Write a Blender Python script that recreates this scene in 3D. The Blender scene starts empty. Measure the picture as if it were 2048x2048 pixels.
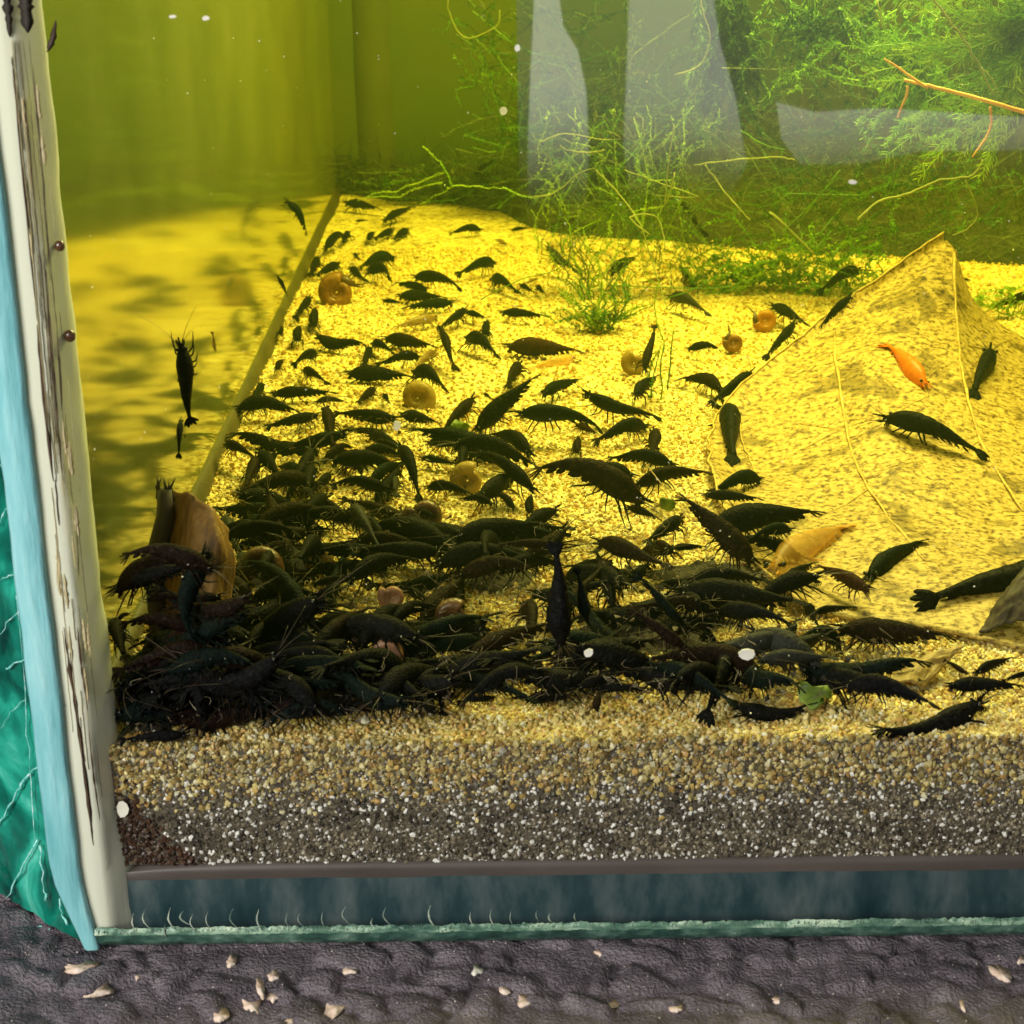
import bpy, bmesh, math, random
import numpy as np
from mathutils import Vector, Matrix, noise
from mathutils.bvhtree import BVHTree

random.seed(7)
RNG = np.random.default_rng(7)
CM = 0.01
scene = bpy.context.scene
COL = scene.collection
R = math.radians

# ------------------------------------------------------------------ camera, world, lamps, exposure
CAM_X, CAM_D, CAM_H = 8.929, 32.998, 17.395           # centimetres
PITCH, YAW, ROLL, FPX = R(20.806), R(-0.606), R(1.038), 3759.6
FWD = np.array([math.sin(YAW)*math.cos(PITCH), math.cos(YAW)*math.cos(PITCH), -math.sin(PITCH)])
_r = np.cross(FWD, [0, 0, 1]); _r /= np.linalg.norm(_r); _u = np.cross(_r, FWD)
RIGHT = math.cos(ROLL)*_r - math.sin(ROLL)*_u
UP = math.sin(ROLL)*_r + math.cos(ROLL)*_u
EYE = np.array([CAM_X, -CAM_D, CAM_H])
cd = bpy.data.cameras.new("camera")
cam = bpy.data.objects.new("camera", cd); COL.objects.link(cam)
M = Matrix(((RIGHT[0], UP[0], -FWD[0], EYE[0]*CM), (RIGHT[1], UP[1], -FWD[1], EYE[1]*CM),
            (RIGHT[2], UP[2], -FWD[2], EYE[2]*CM), (0, 0, 0, 1)))
cam.matrix_world = M
cd.sensor_width = 36; cd.lens = FPX/2048*36
cd.clip_start = 0.02; cd.clip_end = 20
cd.dof.use_dof = True; cd.dof.focus_distance = 0.47; cd.dof.aperture_fstop = 64
scene.camera = cam

world = bpy.data.worlds.new("World"); scene.world = world; world.use_nodes = True
bg = world.node_tree.nodes["Background"]
bg.inputs[0].default_value = (0.80, 0.84, 0.90, 1); bg.inputs[1].default_value = 0.17

def area(name, loc, target, sx, sy, power, color):
    d = bpy.data.lights.new(name, 'AREA'); d.shape = 'RECTANGLE'
    d.size = sx*CM; d.size_y = sy*CM; d.energy = power; d.color = color
    o = bpy.data.objects.new(name, d); COL.objects.link(o)
    o.location = Vector(loc)*CM
    o.rotation_euler = (Vector(target)-Vector(loc)).to_track_quat('-Z', 'Y').to_euler()
    return o
area("tank_lamp", (19, 29, 33), (17, 27, 0), 32, 14, 3.9, (1.0, 0.985, 0.88))
area("room_lamp", (-42, -62, 34), (2, -1, 2), 40, 40, 7.6, (1.0, 0.98, 0.95))

scene.view_settings.view_transform = 'Standard'; scene.view_settings.look = 'None'
scene.view_settings.exposure = 0.18; scene.view_settings.gamma = 1
scene.render.engine = 'CYCLES'
cy = scene.cycles
cy.use_denoising = True
cy.max_bounces = 8; cy.diffuse_bounces = 3; cy.glossy_bounces = 4; cy.transparent_max_bounces = 32
cy.transmission_bounces = 4; cy.volume_bounces = 0
cy.caustics_reflective = False; cy.caustics_refractive = False
cy.sample_clamp_indirect = 4

# ------------------------------------------------------------------ pixel rays (pixels of the 2048 frame)
def ray(px, py):
    d = FWD*FPX + RIGHT*(px-1024) - UP*(py-1024)
    return d/np.linalg.norm(d)
def on_z(px, py, z=0.0):
    d = ray(px, py); return EYE + d*((z-EYE[2])/d[2])
def on_y(px, py, y):
    d = ray(px, py); return EYE + d*((y-EYE[1])/d[1])
def on_x(px, py, x):
    d = ray(px, py); return EYE + d*((x-EYE[0])/d[0])
def row_y(px, g, z=0.0):
    return on_z(px, g, z)[1]
def at_row(px, py, g):                     # the pixel (px, py) at the depth of the sand seen on row g
    return on_y(px, py, row_y(px, g))

# ------------------------------------------------------------------ materials
def new_mat(name):
    m = bpy.data.materials.new(name); m.use_nodes = True
    nt = m.node_tree
    return m, nt, nt.nodes, nt.links, nt.nodes["Principled BSDF"]
def ramp(N, stops):
    r = N.new("ShaderNodeValToRGB"); e = r.color_ramp.elements
    while len(e) < len(stops): e.new(0.5)
    for k, (p, c) in enumerate(stops):
        e[k].position = p; e[k].color = (*c, 1)
    return r
def mottled(name, stops, scale=300, detail=5, rough=0.5, spec=0.5, bump=0.0, bscale=None, trans=0.0, coat=0.0, stretch=None, bdist=0.0008):
    m, nt, N, L, b = new_mat(name)
    tc = N.new("ShaderNodeTexCoord"); mp = N.new("ShaderNodeMapping")
    L.new(tc.outputs["Object"], mp.inputs[0])
    if stretch: mp.inputs["Scale"].default_value = stretch
    n = N.new("ShaderNodeTexNoise"); n.inputs["Scale"].default_value = scale; n.inputs["Detail"].default_value = detail
    n.inputs["Roughness"].default_value = 0.62
    L.new(mp.outputs[0], n.inputs["Vector"])
    r = ramp(N, stops); L.new(n.outputs[0], r.inputs[0]); L.new(r.outputs[0], b.inputs["Base Color"])
    b.inputs["Roughness"].default_value = rough; b.inputs["Specular IOR Level"].default_value = spec
    b.inputs["Coat Weight"].default_value = coat
    if bump:
        n2 = N.new("ShaderNodeTexNoise"); n2.inputs["Scale"].default_value = bscale or scale*2; n2.inputs["Detail"].default_value = 6
        L.new(mp.outputs[0], n2.inputs["Vector"])
        bp = N.new("ShaderNodeBump"); bp.inputs["Strength"].default_value = bump; bp.inputs["Distance"].default_value = bdist
        L.new(n2.outputs[0], bp.inputs["Height"]); L.new(bp.outputs[0], b.inputs["Normal"])
    if trans:
        t = N.new("ShaderNodeBsdfTranslucent"); L.new(r.outputs[0], t.inputs[0])
        mx = N.new("ShaderNodeMixShader"); mx.inputs[0].default_value = trans
        L.new(b.outputs[0], mx.inputs[1]); L.new(t.outputs[0], mx.inputs[2])
        L.new(mx.outputs[0], N["Material Output"].inputs[0])
    return m
def see_thin(m, alpha):                     # a thin, partly clear film of the same stuff
    nt = m.node_tree; N = nt.nodes; L = nt.links; out = N["Material Output"]
    src = out.inputs[0].links[0].from_socket
    t = N.new("ShaderNodeBsdfTransparent"); mx = N.new("ShaderNodeMixShader"); mx.inputs[0].default_value = alpha
    L.new(t.outputs[0], mx.inputs[1]); L.new(src, mx.inputs[2]); L.new(mx.outputs[0], out.inputs[0])
    return m

# shrimp shells
SH = {
 'k': mottled("shell_black", [(0.38, (.002, .002, .002)), (0.62, (.007, .007, .006)), (0.70, (.035, .031, .020)), (0.80, (.10, .09, .06))], 24, detail=8, rough=.50, spec=.05, bump=.7, bscale=46, bdist=.0006),
 'g': mottled("shell_green", [(0.38, (.002, .004, .003)), (0.62, (.005, .010, .007)), (0.80, (.018, .026, .016))], 24, detail=8, rough=.50, spec=.05, bump=.7, bscale=46, bdist=.0006),
 'b': mottled("shell_brown", [(0.38, (.004, .0022, .0014)), (0.60, (.014, .0075, .0045)), (0.72, (.05, .03, .016)), (0.80, (.11, .08, .05))], 24, detail=8, rough=.50, spec=.05, bump=.7, bscale=46, bdist=.0006),
 'r': mottled("shell_red_brown", [(0.30, (.014, .006, .004)), (0.60, (.040, .017, .010)), (0.80, (.09, .045, .025))], 24, detail=8, rough=.50, spec=.05, bump=.7, bscale=46, bdist=.0006),
 'y': see_thin(mottled("shell_grey", [(0.30, (.010, .011, .009)), (0.60, (.022, .023, .017)), (0.80, (.06, .055, .035))], 24, detail=8, rough=.5, spec=.15, bump=.7, bscale=46, bdist=.0006), .93),
 'o': mottled("shell_orange", [(0.30, (.70, .17, .010)), (0.60, (.85, .27, .02)), (0.85, (.5, .14, .01))], 20, rough=.4, spec=.4, trans=.35),
 'm': see_thin(mottled("shell_molt", [(0.30, (.70, .36, .05)), (0.60, (.80, .5, .12)), (0.85, (.35, .14, .02))], 20, rough=.4, trans=.4), .5),
 't': see_thin(mottled("shell_tan", [(0.30, (.20, .12, .03)), (0.60, (.32, .2, .06)), (0.85, (.10, .06, .02))], 20, rough=.4, trans=.3), .7),
}
m_eye = mottled("eye_black", [(0.3, (.003, .003, .003)), (.7, (.01, .01, .01))], 100, rough=.15)
m_hair = mottled("feeler_brown", [(0.3, (.02, .014, .007)), (.7, (.07, .05, .025))], 300, rough=.5)

# ------------------------------------------------------------------ mesh collecting (all in centimetres)
class MB:
    def __init__(s): s.v = []; s.f = []
    def add(s, vs, fs):
        o = len(s.v); s.v += [tuple(map(float, p)) for p in vs]; s.f += [tuple(i+o for i in f) for f in fs]
    def box(s, a, b):
        x0, y0, z0 = a; x1, y1, z1 = b
        s.add([(x0,y0,z0),(x1,y0,z0),(x1,y1,z0),(x0,y1,z0),(x0,y0,z1),(x1,y0,z1),(x1,y1,z1),(x0,y1,z1)],
              [(3,2,1,0),(4,5,6,7),(0,1,5,4),(1,2,6,5),(2,3,7,6),(3,0,4,7)])
    def tube(s, pts, rad, n=5, flat=1.0):
        pts = [Vector(p) for p in pts]; k = len(pts)
        if not hasattr(rad, '__len__'): rad = [rad]*k
        vs = []; fs = []; ref = Vector((0.31, 0.2, 0.93)).normalized(); nrm = None
        for i, p in enumerate(pts):
            t = (pts[min(i+1, k-1)]-pts[max(i-1, 0)])
            if t.length < 1e-9: t = Vector((1, 0, 0))
            t.normalize()
            nrm = (ref if nrm is None else nrm); nrm = nrm - t*nrm.dot(t)
            if nrm.length < 1e-4: nrm = t.orthogonal()
            nrm.normalize(); bi = t.cross(nrm)
            for j in range(n):
                a = 2*math.pi*j/n
                vs.append(p + nrm*(math.cos(a)*rad[i]*flat) + bi*(math.sin(a)*rad[i]))
        for i in range(k-1):
            for j in range(n):
                a = i*n+j; b = i*n+(j+1) % n
                fs.append((a, b, b+n, a+n))
        fs.append(tuple(range(n-1, -1, -1))); fs.append(tuple(range((k-1)*n, k*n)))
        s.add(vs, fs)
    def sphere(s, c, r, n=8, m=6):
        if not hasattr(r, '__len__'): r = (r, r, r)
        vs = [(c[0], c[1], c[2]+r[2])]; fs = []
        for i in range(1, m):
            a = math.pi*i/m
            for j in range(n):
                b = 2*math.pi*j/n
                vs.append((c[0]+r[0]*math.sin(a)*math.cos(b), c[1]+r[1]*math.sin(a)*math.sin(b), c[2]+r[2]*math.cos(a)))
        vs.append((c[0], c[1], c[2]-r[2]))
        for j in range(n):
            fs.append((0, 1+j, 1+(j+1) % n))
            fs.append((len(vs)-1, 1+(m-2)*n+(j+1) % n, 1+(m-2)*n+j))
        for i in range(m-2):
            for j in range(n):
                a = 1+i*n+j; b = 1+i*n+(j+1) % n
                fs.append((a, a+n, b+n, b))
        s.add(vs, fs)
    def blade(s, pts, widths, normal, thick):
        """a thin solid leaf along pts; width direction is square to the path and to normal"""
        k = len(pts); vs = []; fs = []
        pts = [Vector(p) for p in pts]; nv = Vector(normal).normalized()
        for i, p in enumerate(pts):
            t = (pts[min(i+1, k-1)]-pts[max(i-1, 0)]).normalized()
            w = t.cross(nv)
            w = w.normalized() if w.length > 1e-5 else t.orthogonal().normalized()
            nn = w.cross(t)
            vs += [p+w*widths[i], p+nn*thick, p-w*widths[i], p-nn*thick]
        for i in range(k-1):
            for j in range(4):
                a = i*4+j; b = i*4+(j+1) % 4
                fs.append((a, b, b+4, a+4))
        fs.append((3, 2, 1, 0)); fs.append(tuple(range((k-1)*4, k*4)))
        s.add(vs, fs)
    def mesh(s, name, mat, smooth=True, unit=CM):
        me = bpy.data.meshes.new(name)
        me.from_pydata([(x*unit, y*unit, z*unit) for x, y, z in s.v], [], s.f)
        if smooth: me.polygons.foreach_set('use_smooth', [True]*len(me.polygons))
        if mat: me.materials.append(mat)
        me.update(); return me
    def build(s, name, mat, parent=None, smooth=True):
        return link(name, s.mesh(name, mat, smooth), parent)
def link(name, me, parent=None):
    o = bpy.data.objects.new(name, me); COL.objects.link(o)
    if parent is not None: o.parent = parent
    return o
def tag(o, label=None, cat=None, group=None, kind=None):
    if label: o["label"] = label
    if cat: o["category"] = cat
    if group: o["group"] = group
    if kind: o["kind"] = kind
    return o
def empty(name, loc, label, cat, group=None):
    o = bpy.data.objects.new(name, None); COL.objects.link(o)
    o.location = Vector(loc)*CM; o.empty_display_size = .005
    return tag(o, label, cat, group)
def under(parent, o):
    """keep a mesh written in scene coordinates where it is when its parent stands elsewhere"""
    o.parent = parent; o.matrix_parent_inverse = Matrix.Translation(-parent.location)
    return o
def grid_mesh(name, P, mat, colors=None, closed=False):
    """P: (nu, nv, 3) array in cm"""
    nu, nv = P.shape[:2]
    idx = np.arange(nu*nv).reshape(nu, nv)
    f = np.stack([idx[:-1, :-1], idx[1:, :-1], idx[1:, 1:], idx[:-1, 1:]], -1).reshape(-1, 4)
    return raw_mesh(name, P.reshape(-1, 3), f, mat)
def raw_mesh(name, V, F, mat, smooth=True, cols=None):
    me = bpy.data.meshes.new(name); n = len(F); k = F.shape[1]
    me.vertices.add(len(V)); me.vertices.foreach_set('co', (np.asarray(V)*CM).astype(np.float32).ravel())
    me.loops.add(n*k); me.loops.foreach_set('vertex_index', F.astype(np.int32).ravel())
    me.polygons.add(n); me.polygons.foreach_set('loop_start', np.arange(0, n*k, k, dtype=np.int32))
    me.polygons.foreach_set('use_smooth', np.full(n, smooth))
    me.update(calc_edges=True)
    if cols is not None:
        a = me.color_attributes.new("grain", 'FLOAT_COLOR', 'POINT')
        a.data.foreach_set('color', np.c_[cols, np.ones(len(cols))].astype(np.float32).ravel())
    if mat: me.materials.append(mat)
    return me
def fbm(p, o=4): return noise.fractal(Vector(p), 1.0, 2.0, o)

# ------------------------------------------------------------------ tank
TW, TD, WL = 46.0, 55.4, 23.0        # inside width, depth, water level
ZB, ZG = -2.68, -4.30                # top of the bottom pane, foot of the tank
tank = empty("aquarium", (0, 0, ZG), "clear glass aquarium with pale silicone corner and chipped green lower edge on the quilted mat", "aquarium")

# clear panes
m_clear, nt, N, L, b = new_mat("clear_glass"); N.remove(b)
t = N.new("ShaderNodeBsdfTransparent"); t.inputs[0].default_value = (1, 1, 1, 1); L.new(t.outputs[0], N["Material Output"].inputs[0])
mb = MB(); mb.box((-.14, -.55, ZG+.30), (TW, -.03, 26)); under(tank, mb.build("front_pane", m_clear, None, False))

# side pane: inner face works as a slightly filmed mirror under water, front edge is frosted cyan
m_mir, nt, N, L, b = new_mat("side_glass")
N.remove(b)
gl = N.new("ShaderNodeBsdfGlossy"); gl.inputs[0].default_value = (.90, .88, .70, 1); gl.inputs[1].default_value = .10
df = N.new("ShaderNodeBsdfDiffuse")
tc = N.new("ShaderNodeTexCoord"); nz = N.new("ShaderNodeTexNoise"); nz.inputs["Scale"].default_value = 26; nz.inputs["Detail"].default_value = 7
L.new(tc.outputs["Object"], nz.inputs["Vector"])
rp = ramp(N, [(.3, (.24, .27, .07)), (.7, (.30, .32, .09))]); L.new(nz.outputs[0], rp.inputs[0]); L.new(rp.outputs[0], df.inputs[0])
rr = ramp(N, [(.35, (.24,)*3), (.75, (.32,)*3)]); L.new(nz.outputs[0], rr.inputs[0])
mx = N.new("ShaderNodeMixShader"); L.new(rr.outputs[0], mx.inputs[0]); L.new(gl.outputs[0], mx.inputs[1]); L.new(df.outputs[0], mx.inputs[2])
n2 = N.new("ShaderNodeTexNoise"); n2.inputs["Scale"].default_value = 90
mp = N.new("ShaderNodeMapping"); mp.inputs["Scale"].default_value = (1, .25, 1); L.new(tc.outputs["Object"], mp.inputs[0]); L.new(mp.outputs[0], n2.inputs["Vector"])
bp = N.new("ShaderNodeBump"); bp.inputs["Strength"].default_value = .0; bp.inputs["Distance"].default_value = .0006
L.new(n2.outputs[0], bp.inputs["Height"]); L.new(bp.outputs[0], gl.inputs["Normal"])
L.new(mx.outputs[0], N["Material Output"].inputs[0])
mb = MB(); mb.box((-.70, .004, ZG+.02), (0, TD, 26)); under(tank, mb.build("side_pane", m_mir, None, False))

m_cyan = mottled("frosted_glass_edge", [(.28, (.14, .42, .44)), (.5, (.24, .56, .58)), (.68, (.36, .68, .68)), (.82, (.70, .86, .84))], 260, detail=9, rough=.34, spec=.5, bump=.6, stretch=(1, 1, .16))
mb = MB()
vs = []; n = 60
prof = [(-.74, -.44), (-.76, -.53), (-.70, -.58), (-.25, -.58), (-.17, -.55), (-.16, -.44)]
for i in range(n+1):
    z = ZG + (26-ZG)*i/n
    for (x, y) in prof:
        q_ = max(0, 1-(z-ZG)/1.9); w = .03*fbm((x*3, 0, z*.9))+(.52*q_**1.3 if x < -.5 else .20*q_**1.3); vs.append((x+w, y-.012*fbm((x*9, 4, z*4)), z))
k = len(prof)
fs = [(i*k+j, i*k+j+1, i*k+k+j+1, i*k+k+j) for i in range(n) for j in range(k-1)]
mb.add(vs, fs); under(tank, mb.build("pane_edge", m_cyan, None))

m_low = mottled("dull_silicone", [(.3, (.035, .030, .008)), (.7, (.08, .065, .018))], 60, rough=.6)
mb = MB(); vs = []; n = 120
for i in range(n+1):
    y = .8+(TD-.9)*i/n; w = .24+.05*fbm((y*.5, 2, 0)); h = .34+.06*fbm((y*.4, 6, 0)); vs += [(.003, y, h), (.10, y, h*.85), (w*.7, y, h*.3), (w, y, -.12)]
mb.add(vs, [(i*4+j, i*4+j+1, i*4+5+j, i*4+4+j) for i in range(n) for j in range(3)]); under(tank, mb.build("silicone_seam", m_low, None))

# silicone bead in the corner
m_sil = mottled("silicone_cream", [(.26, (.70, .66, .42)), (.36, (.86, .87, .64)), (.65, (.90, .92, .72)), (.9, (.92, .94, .80))], 60, rough=.42, spec=.5, bump=.25, stretch=(1.6, 1.6, .06), trans=.22)
mb = MB(); vs = []; n = 110
prof = [(-.175, -.435), (-.06, -.437), (.08, -.435), (.22, -.425), (.32, -.38), (.40, -.26), (.50, -.08), (.58, .05), (.64, .16), (.66, .30), (.45, .55), (.0, .78)]
k = len(prof)
for i in range(n+1):
    z = ZG + .06 + (26-ZG-.06)*i/n
    for j, (x, y) in enumerate(prof):
        amp = .07*max(0, j-3)/k
        w = amp*fbm((0, 7, z*.35))+.025*fbm((j*.7, 1, z*.9))*(j > 2)
        q = min(1, max(0, 1-(z-ZB)/1.3))
        vs.append((x+w*1.4 + (.10*q*q if j > 5 else 0), y + (.02*fbm((j*2.1, 9, z*.5)) if j > 3 else 0), z))
fs = [(i*k+j, i*k+j+1, i*k+k+j+1, i*k+k+j) for i in range(n) for j in range(k-1)]
mb.add(vs, fs); under(tank, mb.build("silicone_seam", m_sil, None))

m_stain = mottled("brown_stain", [(.3, (.02, .010, .004)), (.6, (.07, .035, .015)), (.8, (.16, .09, .04))], 200, rough=.6)
m_faint = mottled("faint_stain", [(.3, (.40, .33, .16)), (.7, (.55, .47, .26))], 120, rough=.6)
def ribbon(name, pts, w, mat=m_stain, y=-.44, th=.014, parent=tank):
    P = [on_y(px, py, y) for px, py in pts]; out = []; ww = []
    m_ = 6*(len(P)-1)
    for i in range(m_+1):
        a = i/6; j = min(int(a), len(P)-2); f = a-j
        p = P[j]*(1-f)+P[j+1]*f
        out.append((p[0]+.012*fbm((i*.8, pts[0][1]*.1, 1)), p[1], p[2])); e = min(1, 4*min(i, m_-i)/m_+.12)
        ww.append(w*e*(1+.7*fbm((i*.9, pts[0][0]*.1, 3))))
    b_ = MB(); b_.blade(out, [max(.004, q) for q in ww], (0, 1, 0), th)
    return under(parent, b_.build(name, mat, None))
for pts, w in (([(24,120),(48,380),(74,640)],.014), ([(74,650),(88,800),(106,962)],.030), ([(98,650),(112,810),(126,962)],.018),
               ([(66,130),(84,330),(100,560)],.013), ([(86,500),(95,600),(104,760)],.012), ([(128,1255),(140,1340),(160,1470),(178,1610),(186,1690)],.034),
               ([(155,1255),(163,1330),(176,1420)],.022), ([(110,960),(118,1050)],.014), ([(150,1000),(158,1150)],.010), ([(46,330),(60,470)],.010),
               ([(176,1440),(188,1560),(200,1640)],.018), ([(118,700),(124,820)],.02)):
    ribbon("stain", pts, w)
for _ in range(60):
    f = random.random(); y0 = random.uniform(60, 1500); x0 = .02*0+np.interp(y0, [75, 543, 1350, 1700], [14, 60, 124, 172])+random.uniform(4, 60); l_ = random.uniform(40, 260)
    ribbon("stain", [(x0, y0), (x0+l_*.05+random.uniform(-1, 1), y0+l_*.5), (x0+l_*.105, y0+l_)], random.uniform(.003, .008), random.choice((m_stain, m_faint, m_faint)))
for off, w_ in ((9, .010), (15, .006), (24, .012), (33, .006), (43, .008)):
    ribbon("stain", [(np.interp(y_, [75, 543, 1350, 1700], [14, 60, 124, 172])+off+random.uniform(-2, 2), y_) for y_ in range(80, 1000, 115)], w_, random.choice((m_stain, m_faint)))
for _ in range(16):
    y0 = random.uniform(100, 1650); x0 = np.interp(y0, [75, 543, 1350, 1700], [14, 60, 124, 172])+random.uniform(4, 60); ribbon("stain", [(x0, y0), (x0+4, y0+random.uniform(20, 60)), (x0+8, y0+70)], random.uniform(.02, .05), m_faint, th=.006)
m_gap = mottled("dark_gap", [(.3, (.006, .004, .002)), (.7, (.03, .02, .008))], 200, rough=.7)
ribbon("stain", [(50, -20), (52, 20), (56, 66)], .12, m_gap); ribbon("stain", [(12, -20), (16, 20), (20, 74)], .07, m_gap); ribbon("stain", [(112, 40), (106, 78), (94, 104)], .05, y=-.10)
m_bead = mottled("brown_egg", [(.3, (.06, .025, .01)), (.7, (.16, .07, .03))], 100, rough=.2, coat=.6)
for k_, (px, py, r_) in enumerate(((119, 492, .10), (139, 672, .115), (122, 800, .06), (172, 1340, .08))):
    mb = MB(); mb.sphere((0, 0, 0), (r_, r_*.7, r_), 10, 8); o = mb.build("snail_egg", m_bead); o.location = Vector(on_y(px, py, -.05))*CM
    tag(o, ["brown egg bead on the silicone seam, topmost full bead below the torn gap", "largest brown egg bead on the silicone seam, half-way down",
            "brown egg bead on the silicone beside the dark vertical split", "lowest brown egg bead on the silicone seam",
            "brown bead tucked under the dark gap at the top of the seam"][k_], "snail egg")

# back pane with its algae film
m_back, nt, N, L, b = new_mat("algae_glass")
tc = N.new("ShaderNodeTexCoord"); n1 = N.new("ShaderNodeTexNoise"); n1.inputs["Scale"].default_value = 9; n1.inputs["Detail"].default_value = 8
L.new(tc.outputs["Object"], n1.inputs["Vector"])
r1 = ramp(N, [(.30, (.026, .058, .010)), (.55, (.046, .080, .013)), (.78, (.09, .10, .022))]); L.new(n1.outputs[0], r1.inputs[0])
L.new(r1.outputs[0], b.inputs["Base Color"]); b.inputs["Roughness"].default_value = .6
mb = MB(); mb.box((-.7, TD+.002, ZG+.02), (TW+.7, TD+.7, 26)); under(tank, mb.build("back_pane", m_back, None, False))
mb = MB(); mb.box((TW, -.5, ZG+.02), (TW+.7, TD, 26)); under(tank, mb.build("side_pane", m_back, None, False))
m_band = mottled("brown_silicone", [(.3, (.045, .065, .011)), (.7, (.07, .08, .014))], 40, rough=.6)
mb = MB(); n = 30
vs = []
for i in range(n+1):
    z = 0+26*i/n; w = .15*fbm((0, 2, z*.4))
    vs += [(1.1+w*.4, TD-.02, z), (1.5+w, TD-.35, z), (2.3+w, TD-.35, z), (2.8+w, TD-.02, z)]
mb.add(vs, [(i*4+j, i*4+j+1, i*4+5+j, i*4+4+j) for i in range(n) for j in range(3)]); under(tank, mb.build("silicone_seam", m_band, None))

# bottom pane, dark sealing strips, chipped green lower edge
m_teal = mottled("dark_teal_glass", [(.30, (.010, .028, .032)), (.46, (.028, .056, .060)), (.58, (.070, .100, .098)), (.74, (.15, .18, .17))], 85, detail=9, rough=.25, spec=.5, bump=.15, stretch=(1, 1, .35))
mb = MB(); mb.box((-.12, -.022, ZG+.03), (TW, TD, ZB-.30)); under(tank, mb.build("bottom_pane", m_teal, None, False))
m_seal = mottled("grey_brown_seal", [(.25, (.040, .030, .024)), (.55, (.085, .068, .056)), (.8, (.13, .105, .09))], 60, rough=.5, stretch=(.2, 1, 1))
mb = MB(); vs = []; n = 90
for i in range(n+1):
    x = .02+(TW-.02)*i/n
    up = ZB + .02*fbm((x*.8, 3, 0)) - (.18 if x < 0 else 0) - .22*max(0, 1-x/3.2)**2
    vs += [(x, -.024, ZB-.33+.03*fbm((x*.6, 8, 0))), (x, -.04, ZB-.16), (x, -.02, up), (x, .6, up)]
mb.add(vs, [(i*4+j, i*4+4+j, i*4+5+j, i*4+j+1) for i in range(n) for j in range(3)]); under(tank, mb.build("silicone_seam", m_seal, None))

m_edge = mottled("green_glass_edge", [(.36, (.03, .085, .06)), (.47, (.12, .24, .16)), (.56, (.34, .50, .34)), (.66, (.70, .84, .60))], 260, detail=9, rough=.30, bump=.8, stretch=(.40, 1, 1.0))
mb = MB(); vs = []; un = []; n = 420
for i in range(n+1):
    x = -.15+(TW*.5+.15)*i/n
    h = .03+fbm((x*2.2, 0, 0))*.05+.04*fbm((x*11, 3, 0)); c = .02*fbm((x*7, 5, 0))
    un += [(x, -.40, ZG+.0), (x, -.47+c, ZG+.06+.04*fbm((x*4, 3, 3))), (x, -.545+c*.3, ZG+.20+.04*fbm((x*6, 9, 3))), (x, -.553, ZG+.325+h*.4)]
    vs += [(x, -.552, ZG+.31+h*.4), (x, -.556, ZG+.36+h*.5), (x, -.535, ZG+.42+h), (x, -.50, ZG+.435+h)]
mu = MB(); mu.add(un, [(i*4+j, i*4+4+j, i*4+5+j, i*4+j+1) for i in range(n) for j in range(3)])
under(tank, mu.build("edge_underside", mottled("green_glass_dark", [(.3, (.012, .035, .027)), (.5, (.04, .10, .075)), (.66, (.12, .22, .16)), (.8, (.45, .58, .45))], 300, detail=8, rough=.25, bump=.5, stretch=(.6, 1, 1)), None))
mb.add(vs, [(i*4+j, i*4+4+j, i*4+5+j, i*4+j+1) for i in range(n) for j in range(3)]); under(tank, mb.build("ground_edge", m_edge, None))
m_chip = mottled("glass_chip", [(.35, (.10, .16, .12)), (.52, (.34, .42, .32)), (.68, (.74, .78, .62))], 200, rough=.3)
chips = [(267,1846,40,3),(292,1838,46,-7),(342,1838,48,-6),(386,1846,38,6),(417,1842,40,-6),(467,1838,44,-8),(518,1840,44,-4),(575,1842,32,-3),(645,1838,30,2),
         (692,1832,40,-8),(772,1832,36,-6),(862,1832,44,5),(942,1836,26,2),(983,1834,34,3),(1022,1836,30,2),(1074,1832,24,2),(368,1836,30,9),(330,1862,26,2),(1100,1836,20,3),(745,1846,18,-3),(600,1840,26,5),(1150,1834,18,2)]
for (px, py, h_, cx) in chips:
    mb = MB(); pts = []
    for i in range(7):
        f = i/6; q = on_y(px - 1.1*abs(cx)*math.sin(math.pi*f) + 1.8*abs(cx)*f**3 + random.uniform(-.6, .6), py-h_/2+h_*f, -.575)
        pts.append(q)
    ww_ = random.uniform(.25, .75); mb.blade(pts, [.003*ww_, .010*ww_, .024*ww_, .034*ww_, .032*ww_, .022*ww_, .004], (0, 1, 0), .003); under(tank, mb.build("chip", m_chip, None))

mb = MB()
for _ in range(900):
    x = random.uniform(-.05, 20.5); h_ = abs(random.gauss(0, .03))+.012; z = ZG+.44+random.uniform(-.08, .05)+.05*fbm((x*2.2, 0, 0))
    mb.add([(x-.006, -.556, z-.03), (x+.008, -.556, z-.03), (x+random.uniform(-.02, .02), -.560, z+h_), (x, -.562, z)], [(0, 3, 2), (3, 1, 2), (0, 1, 3)])
o = under(tank, mb.build("chip_fringe", m_chip2 := mottled("chip_dust", [(.35, (.07, .13, .10)), (.55, (.20, .30, .22)), (.75, (.55, .64, .50))], 90, rough=.4), None, False)); tag(o, kind="stuff")
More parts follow.
